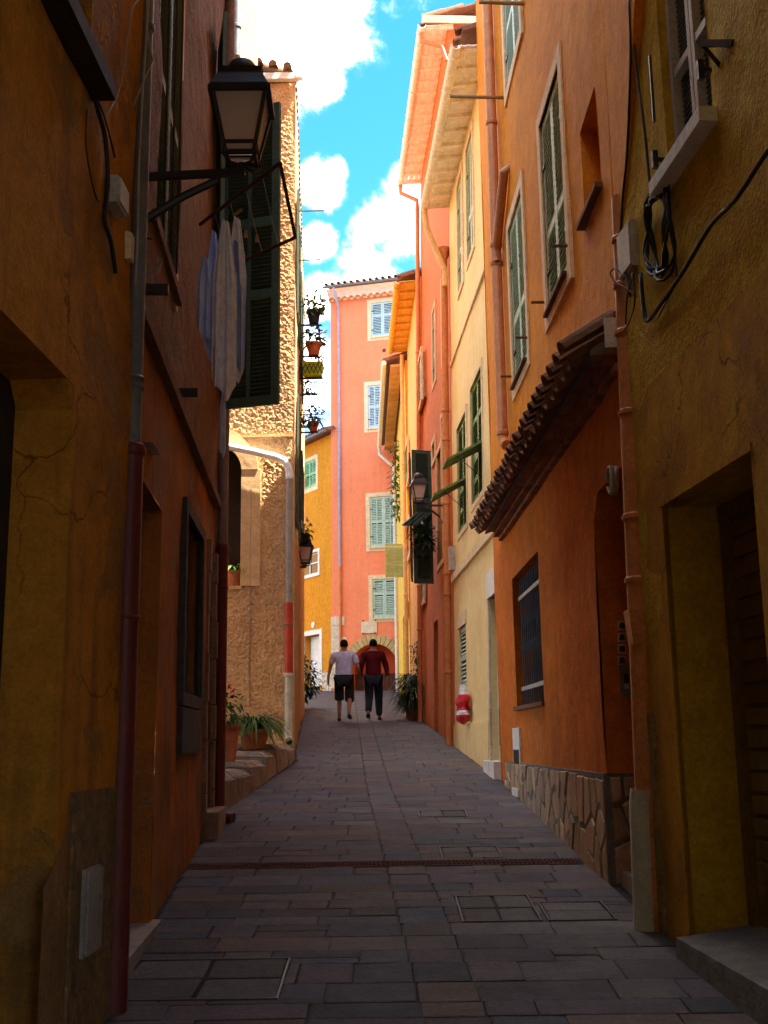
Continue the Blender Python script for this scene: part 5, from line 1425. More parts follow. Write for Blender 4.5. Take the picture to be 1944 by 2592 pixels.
cloth(443, .09, 555, 730, 6.78, 'cloth_b', 'crumpled pale blue shirt at the wall end of the rack', 'shirt', .02, .4)
cloth(462, .10, 500, 770, 6.84, 'cloth_b', 'lilac blue shirt hanging second from the wall', 'shirt', .02, 2.0)
cloth(487, .15, 476, 855, 6.80, 'cloth_w', 'long white towel in the middle of the laundry, lowest hem', 'towel', .022, 1.0, .42)
cloth(510, .07, 520, 795, 6.95, 'cloth_mb', 'strong blue cloth between the white towels', 'towel', .016, .2, .5)
cloth(512, .13, 470, 835, 6.98, 'cloth_w', 'white towel nearest the big dark shutter', 'towel', .022, 2.6, .42, .0)
cloth(482, .035, 845, 985, 7.0, 'cloth_b', 'thin trailing white strap hanging below the laundry', 'strap', .006, 1, .6)
for i, (px, py, yy, lab) in enumerate(((515, 458, 6.9, 'tilted wooden clothes peg gripping the towel line'), (531, 505, 6.9, 'wooden clothes peg hanging free, left of the pair before the louvres'), (555, 515, 6.9, 'wooden clothes peg hanging free, right of the pair before the louvres'))):
    c = at(yy, px, py); d = Vector((.024, 0, .018)) if i == 0 else Vector((0, 0, .028))
    mb = MB(); o = Vector((.007, 0, 0))
    mb.bar(c - d - o, c + d - o * .3, .009, .012); mb.bar(c - d + o, c + d + o * .3, .009, .012)
    solo('clothes_peg', mb, 'peg', lab, 'clothes peg', 'clothes pegs on the rack')

# ------------------------------------------------------------------ boxes and cables, left
F = F_L1


def wallbox(F, near, far, d, m, name, label, cat='box', lid=True, extra=None):
    a, z1 = F.hit(*near); b, z0 = F.hit(*far); a, b = min(a, b), max(a, b); z0, z1 = min(z0, z1), max(z0, z1)
    t = thing(name, label, cat, F.W((a + b) / 2, 0, z0))
    obj('casing', MB().box(F, a, b, 0, d, z0, z1), m, t)
    obj('lid', MB().box(F, a + .008, b - .008, d + .001, d + .012, z0 + .01, z1 - .01), m, t)
    if extra: extra(t, a, b, z0, z1)
    return t


wallbox(F, (228, 378), (247, 472), .055, 'box', 'junction_box', 'grey junction box beside the left lantern bracket')
c = at(5.0, 274, 536); s_, z_ = F.hit(262, 536)
t = thing('cable_cover', 'cream plastic cable cover in front of the grey downpipe', 'cable cover', F.W(s_, .1, z_ - .1))
FF = Frame((c.x - .03, 5.03), (c.x + .05, 5.03), toward=(0, 0))
obj('casing', MB().box(FF, 0, .058, 0, .06, c.z - .065, c.z + .065), 'trim', t); obj('lid', MB().lathe(FF.W(.029, .03, c.z + .065), [(.028, 0), (.024, .012), (.01, .02)], 10), 'trim', t, True)
wallbox(F, (170, 1880), (197, 2050), .03, 'marble', 'meter_cabinet', 'narrow pale meter cabinet low on the dark ochre wall', 'meter box', True,
        lambda t, a, b, z0, z1: [obj('latch', MB().box(F, b - .06, b - .015, .042, .05, z, z + .012), 'pipe_grey', t) for z in (z0 + .2, z0 + .34)])
wire(F, [(200, 190), (212, 240), (228, 300), (233, 400), (225, 470), (240, 520), (250, 590)], .011, 'cable_b', 'power_cable', 'thick black cable dropping from the sill to the junction box', cat='cable')
wire(F, [(205, 205), (226, 252), (248, 340)], .005, 'cable_b', 'thin_cable', 'thin dark cable crossing towards the bracket')
wire(F, [(188, 235), (186, 320), (205, 420), (218, 436)], .004, 'cable_b', 'thin_cable', 'thin dark cable looping left of the junction box')
wire(F, [(230, 250), (262, 180), (282, 30), (300, 0)], .004, 'cable_w', 'thin_cable', 'pale thin cable curving up beside the grey pipe')
yy = 5.0
P = [at(yy, *p) for p in ((318, -10), (316, 60), (330, 130), (300, 200), (275, 260), (262, 310))]
solo('pale_cable', MB().tube(P, .005, 6), 'cable_w', 'pale cable wandering down in front of the grey pipe, upper half', 'cable', None, True)
P = [at(yy, *p) for p in ((322, -10), (308, 200), (300, 360), (297, 520), (292, 620))]
solo('pale_cable', MB().tube(P, .006, 6), 'cable_w', 'straight pale cable running down the right side of the grey pipe', 'cable', None, True)
P = [at(5.25, *p) for p in ((292, 620), (300, 680), (318, 690), (310, 640), (320, 560), (345, 590), (350, 560), (320, 600))]
solo('pale_cable', MB().tube(P, .004, 6), 'cable_w', 'loose loop of pale cable below the left lantern', 'cable', None, True)
# ------------------------------------------------------------------ boxes and cables, right
F = F_OC
t = thing('junction_box', 'grey junction box at the corner of the orange and ochre houses', 'box', F.W(*(F.hit(1366, 575)[0], 0, F.hit(1366, 575)[1])))
a, z1 = F.hit(1352, 512); b, z0 = F.hit(1384, 572); a, b = min(a, b), max(a, b)
obj('casing', MB().box(F, a, b, .0, .05, z0, z1), 'box', t); obj('lid', MB().box(F, a + .005, b - .005, .051, .06, z0 + .01, z1 - .01), 'box', t)
wire(F, [(1358, -10), (1362, 120), (1355, 320), (1345, 430), (1340, 540), (1352, 590), (1362, 640)], .008, 'cable_b', 'power_cable', 'black cable down the right corner, outer line', .05)
wire(F, [(1362, -10), (1375, 150), (1392, 280), (1402, 380), (1408, 420)], .008, 'cable_b', 'power_cable', 'black cable slanting down to the coil', .03)
wire(F, [(1720, 260), (1659, 325), (1590, 430), (1535, 487), (1480, 580), (1425, 660), (1398, 694), (1390, 660), (1384, 590)], .012, 'cable_b', 'power_cable', 'thick black cable sagging diagonally across the ochre roughcast', .04)
wire(F, [(1445, 395), (1452, 520), (1462, 600), (1440, 650), (1420, 690)], .004, 'cable_b', 'thin_cable', 'thin cable falling from the window sill end', .02)
for j, q in enumerate(([(1350, 600), (1330, 580), (1318, 590), (1330, 610), (1350, 620), (1372, 640)], [(1365, 590), (1372, 640), (1362, 690), (1345, 720)], [(1370, 590), (1355, 640), (1352, 700)])):
    wire(F, q, .005, 'rust' if j == 0 else 'cable_b', 'thin_cable', ('loose rusty wire curl at the corner junction box', 'dark wire hanging below the corner junction box, longest', 'dark wire hanging below the corner junction box, nearest the pipe')[j], .08)
s0, z0 = F.hit(1424, 520, .05); cl = MB(); P = []
for i in range(130):
    a = i / 130 * 2 * math.pi * 6; rr = 1 + .12 * math.sin(i * .37)
    s1, z1 = F.hit(1412 + 24 * rr * math.cos(a) + (10 if i > 80 else 0), 505 + (82 + (14 if i > 80 else 0)) * math.sin(a) * rr, .05); P.append(F.W(s1, .035 + .02 * math.sin(i * .9), z1))
solo('cable_coil', cl.tube(P, .0085, 6), 'cable_b', 'coil of black cable hanging on the ochre wall under the window', 'cable coil', None, True)
s0, z0 = F.hit(1338, 1022, .1); P = []
for i in range(90):
    a = i / 90 * 2 * math.pi * 5; P.append(F_OR.W(.19 + .012 * math.sin(i), .06 + .02 * math.cos(a * .2), F_OR.hit(1338, 1022, .06)[1]) + F_OR.S * .055 * math.cos(a) + Vector((0, 0, .085 * math.sin(a))))
solo('cable_coil', MB().tube(P, .008, 6), 'cable_w', 'coil of pale cable hung beside the corner pipe above the doorway', 'cable coil', None, True)
q = [F.hit(x, y) for x, y in ((1541, 95), (1586, 93), (1554, 140))]
mb = MB().bar(F.W(q[0][0], .06, q[0][1]), F.W(q[1][0], .0, q[1][1]), .03); mb.bar(F.W(q[0][0], .06, q[0][1]), F.W(q[2][0], .0, q[2][1]), .02)
solo('wall_bracket', mb, 'iron', 'small iron bracket on the ochre wall right of the window', 'bracket')
# letter boxes and intercom in the entrance jamb
for i in range(4):
    pa = FJ.hit(1334, 1342 + i * 25); pb = FJ.hit(1352, 1362 + i * 25); a, b, z1, z0 = min(pa[0], pb[0]), max(pa[0], pb[0]), max(pa[1], pb[1]), min(pa[1], pb[1])
    t = thing('letter_plate', ('topmost', 'second', 'third', 'lowest')[i] + ' brass bell plate in the recessed orange doorway', 'bell plate', FJ.W((a + b) / 2, 0, z0), 'bell plates by the orange doorway')
    obj('plate', MB().box(FJ, a, b, 0, .012, z0, z1), 'plaque', t); obj('button', MB().lathe(FJ.W((a + b) / 2, .012, (z0 + z1) / 2), [(.02, -.02), (.02, .0), (.015, .02)], 10), 'iron', t)
pa = FJ.hit(1338, 1440); pb = FJ.hit(1365, 1505); a, b, z1, z0 = min(pa[0], pb[0]), max(pa[0], pb[0]), max(pa[1], pb[1]), min(pa[1], pb[1])
t = thing('intercom_panel', 'grey intercom panel under the brass bell plates', 'intercom', FJ.W((a + b) / 2, 0, z0))
obj('casing', MB().box(FJ, a, b, 0, .025, z0, z1), 'pipe_grey', t); obj('speaker_grid', MB().box(FJ, a + .02, b - .02, .025, .03, z1 - .12, z1 - .05), 'cable_b', t); obj('name_card', MB().box(FJ, a + .02, b - .02, .025, .03, z0 + .05, z0 + .09), 'box', t)
F = F_OR
q = F.rect((1125, 1572), (1115, 1692))
t = thing('meter_cabinet', 'tall narrow white meter cabinet at the foot of the orange wall', 'meter box', F.W((q[0] + q[1]) / 2, 0, q[2]))
obj('casing', MB().box(F, q[0], q[1], 0, .022, q[2] - .02, q[3]), 'trim_w', t); obj('door', MB().box(F, q[0] + .05, q[1] - .07, .023, .028, q[2] + .08, q[3] - .22), 'cable_b', t)
obj('lid', MB().box(F, q[0] + .03, q[1] - .03, 0, .052, q[2] - .12, q[2] - .04), 'trim_w', t)
# poles and rods
pl_ = [(at(13.2, 972, 208), at(9.6, 1086, 211), .022, 'peg', 'thin wooden pole jutting out before the cream eaves'), (at(9.0, 1010, 2), at(8.5, 1135, 6), .02, 'peg', 'wooden pole crossing the top of the picture')]
a = F_OR.W(2.9, 0, F_OR.hit(1086, 211)[1]); zz = F_OR.hit(1086, 211)
a = F_OR.W(zz[0], -.01, zz[1]); b = at(a.y + .0, 972, 208); solo('clothes_pole', MB().tube([a, b], .02, 8), 'peg', 'thin wooden pole jutting from the orange wall before the cream eaves', 'pole', None, True)
zz = F_OR.hit(1130, 8); a = F_OR.W(zz[0], -.01, zz[1]); b = at(a.y, 1035, 4); solo('clothes_pole', MB().tube([a, b], .02, 8), 'peg', 'pale wooden pole crossing the very top of the eaves', 'pole', None, True)
for (px, py, px2, w, lab) in ((652, 456, 700, .012, 'thin iron rod sticking out of the tan house, higher of the two'), (652, 562, 692, .012, 'thin iron rod sticking out of the tan house, lower of the two')):
    a = at(18.3, px - 6, py); b = at(18.3, px2, py - 1); solo('iron_rod', MB().tube([a, b], w, 6), 'iron', lab, 'rod', 'iron rods on the tan house')

# ------------------------------------------------------------------ plants


def blade(mb, p, d, L, w, droop, seg=4):
    p = Vector(p); d = Vector(d).normalized(); side = d.cross(Vector((0, 0, 1)))
    if side.length < .1: side = Vector((1, 0, 0))
    side.normalize(); base = len(mb.v)
    for i in range(seg + 1):
        k = i / seg; ww = w * (1 - k) ** .6 * (.6 + .8 * min(1, k * 3)) if i < seg else .0005
        q = p + d * L * k + Vector((0, 0, -droop * L * k * k)); mb.v += [q - side * ww / 2, q + side * ww / 2]
    for i in range(seg): a = base + 2 * i; mb.f.append((a, a + 1, a + 3, a + 2))


def leafy(mb, c, r, n, size, q=rnd, flat=1.0, zmin=-9):
    for _ in range(n):
        while True:
            o = Vector((q.uniform(-1, 1), q.uniform(-1, 1), q.uniform(-1, 1)))
            if .2 < o.length < 1: break
        p = Vector(c) + Vector((o.x * r, o.y * r, o.z * r * flat)); d = Vector((o.x + q.uniform(-.6, .6), o.y + q.uniform(-.6, .6), o.z * .6 + q.uniform(-.5, .5)))
        if d.length < .05: continue
        blade(mb, p, d, size * q.uniform(.6, 1.3), size * .5, .4, 2)


def pot(t, c, r, h, m='pot', square=False):
    c = Vector(c)
    if square:
        mb = MB().hexa([c + Vector((x * r * .72, y * r * .72, 0)) for x, y in ((-1, -1), (1, -1), (1, 1), (-1, 1))] + [c + Vector((x * r, y * r, h)) for x, y in ((-1, -1), (1, -1), (1, 1), (-1, 1))])
        mb.hexa([c + Vector((x * r * 1.08, y * r * 1.08, h * .9)) for x, y in ((-1, -1), (1, -1), (1, 1), (-1, 1))] + [c + Vector((x * r * 1.08, y * r * 1.08, h)) for x, y in ((-1, -1), (1, -1), (1, 1), (-1, 1))])
        return obj('pot', mb, m, t)
    return obj('pot', MB().lathe(c, [(r * .66, 0), (r * .95, h * .8), (r * 1.1, h * .8), (r * 1.12, h), (r * .95, h), (r * .9, h * .88)], 16), m, t, True)


def potted(name, label, c, r, h, leaves, m='leaf', pm='pot', square=False, group=None, flowers=None, cat='potted plant'):
    c = Vector(c); t = thing(name, label, cat, c, group); pot(t, c, r, h, pm, square)
    mb = MB(); leaves(mb, c + Vector((0, 0, h))); obj('foliage', mb, m, t)
    if flowers:
        fm, pts, sz = flowers; fb = MB()
        for p in pts:
            for _ in range(9):
                d = Vector((rnd.gauss(0, 1), rnd.gauss(0, 1), rnd.gauss(0, 1))); blade(fb, c + Vector((0, 0, h)) + Vector(p), d, sz, sz * .7, .2, 2)
        obj('flowers', fb, fm, t, kind='stuff' if len(pts) > 1 else None)
    return t


# courtyard ledge of rough stones at the foot of the tan house
e1, e2 = gnd(574, 2041 / KD) if False else gnd(490, 1740), gnd(630, 1650)
L0, L1_ = Vector((edge(LEFT, 10.9), 10.9)), Vector((edge(LEFT, 16.3), 16.3))
t = thing('stone_ledge', 'long low ledge of mossy rough stones between the corner pipe and the tan house', 'ledge', (L0.x, L0.y, zg(10.9)))
FLg = Frame(tuple(L0), tuple(L1_)); s = 0
while s < FLg.len - .1:
    w = rnd.uniform(.7, 1.3); w = min(w, FLg.len - s)
    yy = FLg.W(s + w / 2, 0, 0).y; hh = .24 + .08 * rnd.random() - (0.06 if s > FLg.len - 1.3 else 0)
    mb = MB(); nn = 5
    zt = zg(yy) + hh; jt = lambda a: rnd.uniform(-a, a)
    mb.hexa([FLg.W(s + .01, -1.0, zg(yy) - .3), FLg.W(s + w - .01, -1.0, zg(yy) - .3), FLg.W(s + w - .01, .03 + jt(.02), zg(yy) - .3), FLg.W(s + .01, .03 + jt(.02), zg(yy) - .3),
             FLg.W(s + .01, -1.0, zt), FLg.W(s + w - .01, -1.0, zt), FLg.W(s + w - .012, .0 + jt(.03), zt - .05), FLg.W(s + .012, .0 + jt(.03), zt - .05)])
    mb.hexa([FLg.W(s + .02, -1.0, zt), FLg.W(s + w - .02, -1.0, zt), FLg.W(s + w - .03, -.02, zt - .04), FLg.W(s + .03, -.02, zt - .04), FLg.W(s + .04, -1.0, zt + .05), FLg.W(s + w - .04, -1.0, zt + .05), FLg.W(s + w - .06, -.10, zt + .02), FLg.W(s + .06, -.10, zt + .02)])
    obj('ledge_stone', mb, 'ledge', t); s += w


def strap(n, L, w):
    def f(mb, c):
        for _ in range(n):
            a = rnd.uniform(0, 6.28); e = rnd.uniform(.5, 1.5)
            blade(mb, c + Vector((math.cos(a), math.sin(a), 0)) * rnd.uniform(0, .08), (math.cos(a), math.sin(a), e * 1.3), L * rnd.uniform(.6, 1.1), w, rnd.uniform(.6, 1.1), 6)
    return f


def bush(r, n, size, flat=1.0, up=.6):
    return lambda mb, c: leafy(mb, c + Vector((0, 0, r * up * flat)), r, n, size, rnd, flat)


pb = at(13.0, 492, 1660)
potted('potted_plant', 'square terracotta planter with red flowers behind the corner pipe', (pb.x - .06, 13.0, pb.z), .17, .50, bush(.26, 170, .11), 'leaf', 'pot', True, 'potted plants by the courtyard ledge', ('flower_r', [(.12, -.1, .36), (.06, 0, .42)], .05))
pb = at(14.6, 548, 1618)
potted('potted_plant', 'arching strap-leaved plant on the stone ledge next to the beige pipe', (pb.x, 14.6, pb.z), .20, .24, strap(280, .78, .024), 'leaf2', 'pot', False, 'potted plants by the courtyard ledge')
for i, (px, yy) in enumerate(((525, 14.35), (555, 14.2))):
    p = at(yy, px, 1640); solo('loose_stone', MB().hexa([Vector((p.x + x, yy + y, p.z - .12)) for x, y in ((-.12, -.1), (.12, -.1), (.12, .1), (-.12, .1))] + [Vector((p.x + x, yy + y, p.z + .10)) for x, y in ((-.11, -.08), (.10, -.09), (.11, .09), (-.10, .08))]), 'ledge', ('left', 'right')[i] + ' squared stone propping the strap-leaved plant', 'stone', 'squared stones under the plant')
pa = F_TF.W(F_TF.hit(504, 1264)[0], -.15, F_TF.hit(504, 1264)[1])
potted('potted_plant', 'spiky pale plant in a terracotta pot on the dark archway sill', pa, .15, .24, strap(80, .42, .03), 'leaf2', 'pot')
# palm-like dark plant deeper in the courtyard
pd = at(16.4, 492, 1640); t = thing('palm_plant', 'dark palm fronds against the roughcast at the courtyard back', 'plant', (pd.x - .25, 16.2, zg(16)))
mb = MB(); c = Vector((pd.x - .25, 16.2, zg(16) + .55)); mb2 = MB().tube([(c.x, c.y, zg(16) - .2), c], .06, 8)
for _ in range(16):
    a = rnd.uniform(0, 6.28); blade(mb, c, (math.cos(a), math.sin(a), rnd.uniform(.4, 1.6)), rnd.uniform(.6, .95), .10, .55, 6)
obj('stem', mb2, 'stem', t); obj('fronds', mb, 'leaf_dark', t)
# dark fern in a pot on the right and its climbing neighbour
g = gnd(894, 1556); cpos = Vector((g.x, g.y + .1, zg(g.y + .1)))
def fern(mb, c):
    for _ in range(900):
        a = rnd.uniform(0, 6.28); k = rnd.uniform(-.1, .95)
        o = Vector((math.cos(a), math.sin(a), 0)) * rnd.uniform(.05, .36); blade(mb, c + o * .8 + Vector((0, 0, k * .62)), (math.cos(a), math.sin(a), rnd.uniform(-.3, .9)), rnd.uniform(.15, .42), .03, .7, 4)
potted('potted_plant', 'big bushy dark fern in a terracotta pot against the terracotta wall', cpos, .20, .36, fern, 'leaf_dark', 'pot')
t = thing('climbing_plant', 'dark climber on the pipe above the bushy fern', 'plant', (cpos.x + .1, cpos.y + .15, cpos.z))
mb = MB(); b0 = cpos + Vector((.10, .12, .7))
for i in range(10): leafy(mb, b0 + Vector((rnd.uniform(-.04, .06), 0, i * .10)), .15, 40, .07)
obj('foliage', mb, 'leaf_dark', t); obj('stem', MB().tube([cpos + Vector((.1, .15, 0)), b0 + Vector((0, 0, .9))], .012, 6), 'stem', t)
# shrub at the tan corner, lower left of the mustard door
g = gnd(655, 1530); t = thing('shrub', 'leafy shrub at the far corner of the tan house near the mustard door', 'shrub', (g.x - .1, g.y, g.z))
mb = MB(); c = Vector((g.x - .06, g.y, g.z)); leafy(mb, c + Vector((.08, 0, .75)), .42, 420, .14, rnd, 1.3); obj('foliage', mb, 'leaf_dark', t)
st = MB()
for i in range(5): st.tube([c + Vector((-.1, 0, 0)), c + Vector((rnd.uniform(-.1, .3), rnd.uniform(-.2, .2), rnd.uniform(.6, 1.1)))], .012, 5)
obj('stems', st, 'stem', t)
# vine on the yellow house
t = thing('vine', 'thin leafy vine trailing down the corner of the yellow house', 'vine', F_YE.W(3, .1, 3)); mb = MB()
for i in range(46):
    k = rnd.random(); p = at(33.5, 857 + rnd.gauss(0, 5), 960 + k * 160); leafy(mb, p, .18, 7, .14)
obj('foliage', mb, 'leaf2', t)
obj('stem', MB().tube([at(33.5, 857, 950), at(33.5, 853, 1030), at(33.5, 860, 1120)], .012, 5), 'stem', t)
# pots on the tan house side: hanging over the alley against the sky
def sideshelf(px, py, yy, name, label, cat):
    p = at(yy, px, py); return p
items = [(678, 700, 20.0, .13, .26, 'potdark', 'black hanging pot with a sprig, topmost against the sky', 'leaf2', 0), (678, 768, 20.4, .15, .24, 'pot', 'terracotta pot with pink flowers on the upper bracket', 'leaf', 1),
         (677, 932, 22.5, .11, .2, 'pot', 'small maroon pot hanging lowest on the tan house side', 'leaf', 0)]
for px, py, yy, r, h, pm, lab, lm, fl in items:
    c = at(yy, px, py)
    potted('potted_plant', lab, c, r, h, bush(.2, 110, .13, 1.2), lm, pm, False, 'pots on the side of the tan house', ('flower', [(.05, 0, .30), (-.02, 0, .42), (.1, 0, .2)], .06) if fl else None)
    xw = edge(LEFT, yy); solo('iron_bracket', MB().bar((xw - .02, yy, c.z - .02), (c.x + .1, yy, c.z - .02), .03, .03), 'iron', 'iron bracket carrying the ' + lab.split(',')[0].split(' on ')[0].split(' lowest')[0], 'bracket')
c = at(20.8, 676, 815); t = thing('window_planter', 'bright lime planter in a lattice holder against the sky', 'planter', c, 'pots on the side of the tan house')
obj('planter_box', MB().hexa([c + Vector((x, y, 0)) for x, y in ((-.17, -.14), (.17, -.14), (.17, .14), (-.17, .14))] + [c + Vector((x, y, .27)) for x, y in ((-.2, -.17), (.2, -.17), (.2, .17), (-.2, .17))]), 'pot_lime', t)
lt = MB()
for i in range(6):
    u = -.22 + i * .08; lt.bar(c + Vector((u, -.18, .02)), c + Vector((u + .09, -.18, .22)), .012); lt.bar(c + Vector((u + .09, -.18, .02)), c + Vector((u, -.18, .22)), .012)
obj('lattice', lt, 'iron', t); mb = MB(); leafy(mb, c + Vector((.05, 0, .34)), .22, 60, .11, rnd, .6); obj('foliage', mb, 'leaf2', t)
xw = edge(LEFT, 20.8); obj('bracket', MB().bar((xw, 20.8, c.z - .02), (c.x + .2, 20.8, c.z - .02), .03), 'iron', t)
for j, (px, py, yy, lab) in enumerate(((676, 850, 21.5, 'blue lattice basket below the lime planter'), (660, 920, 22.0, 'small iron balcony basket lowest on the tan house side'))):
    c = at(yy, px, py); t = thing('lattice_basket', lab, 'basket', c, 'pots on the side of the tan house'); lt = MB()
    for i in range(6):
        u = -.2 + i * .08; lt.bar(c + Vector((u, 0, 0)), c + Vector((u + .08, 0, .24)), .012); lt.bar(c + Vector((u + .08, 0, 0)), c + Vector((u, 0, .24)), .012)
    lt.bar(c + Vector((-.22, 0, 0)), c + Vector((.26, 0, 0)), .02); lt.bar(c + Vector((-.22, 0, .24)), c + Vector((.26, 0, .24)), .016)
    obj('lattice', lt, 'iron', t); obj('bracket', MB().bar((edge(LEFT, yy), yy, c.z - .03), (c.x + .1, yy, c.z - .03), .025), 'iron', t)
    mb = MB(); leafy(mb, c + Vector((-.05, .05, .18)), .16, 40, .09); obj('foliage', mb, 'leaf', t)
# flowers over the far lantern
c = at(wq.y - .25, 655, 1170); potted('flower_basket', 'small basket of white and pink flowers above the distant lantern', c, .12, .14, bush(.2, 50, .1, .8), 'leaf2', 'potdark', False, None, ('white_fl', [(-.05, -.1, .25), (.08, -.05, .3), (.15, 0, .2), (0, -.1, .15)], .07), 'flower basket')
# maroon cloth hanging on the tan side
# planter under the raised dark flap
cc = at(F_RD.W(ws0, 0, 0).y - .25, 915, 1200); potted('window_planter', 'dark planter of trailing leaves under the raised shutter flap', cc + Vector((0, 0, -.02)), .16, .2, bush(.27, 240, .1, 1.3, .45), 'leaf_dark', 'potdark', True, None, ('white_fl', [(-.02, -.12, .42)], .05), 'planter')

# red and white bag on the cream window
s, z = F_CR.hit(1000, 1490, .1); z1 = F_CR.hit(1000, 1565, .1)[1]
H_ = z - z1
t = thing('shopping_bag', 'crumpled red and white plastic bag hung from the narrow green window', 'bag', F_CR.W(s, .1, z1))
def sack(v0, v1, m, nm):
    mb = MB(); n, k = 16, 8
    for i in range(k + 1):
        v = v0 + (v1 - v0) * i / k; rr = .58 * (.11 + .17 * math.sin(min(1, v * 2.4) * math.pi / 2) - .15 * v ** 2.2) * (1 if v > .08 else .35 + 8 * v)
        for j in range(n):
            a = 2 * math.pi * j / n; w = 1 + .8 * noise.noise(Vector((math.cos(a) * 1.5, math.sin(a) * 1.5, v * 3.2))) + .2 * noise.noise(Vector((math.cos(a) * 4, math.sin(a) * 4, v * 9)))
            mb.v.append(F_CR.W(s + rr * w * math.cos(a) * 1.3, .10 + rr * .62 * w * math.sin(a), z1 + H_ * v))
    for i in range(k):
        for j in range(n): a, b = i * n + j, i * n + (j + 1) % n; mb.f.append((a, b, b + n, a + n))
    mb.f += [tuple(range(n)), tuple(k * n + j for j in range(n))]
    return obj(nm, mb, m, t, True)
sack(0, .27, 'bag', 'bag_bottom'); sack(.27, .40, 'bag_w', 'bag_stripe'); sack(.40, .86, 'bag', 'bag_body'); sack(.86, 1.15, 'bag_w', 'bag_top')

# ------------------------------------------------------------------ two men walking away


def skinned(name, m, parent, verts, edges, root=0, sub=2):
    me = bpy.data.meshes.new(name); org = ORG[parent.name]
    me.from_pydata([Vector(v[:3]) for v in verts], edges, []); me.materials.append(M[m])
    o = bpy.data.objects.new(name, me); C.objects.link(o); o.parent = parent; ORG[o.name] = org
    sk = o.modifiers.new('skin', 'SKIN'); sk.use_smooth_shade = True
    for i, v in enumerate(verts):
        d = me.skin_vertices[0].data[i]; d.radius = (v[3], v[4] if len(v) > 4 else v[3]); d.use_root = (i == root)
    su = o.modifiers.new('sub', 'SUBSURF'); su.levels = sub; su.render_levels = sub
    return o


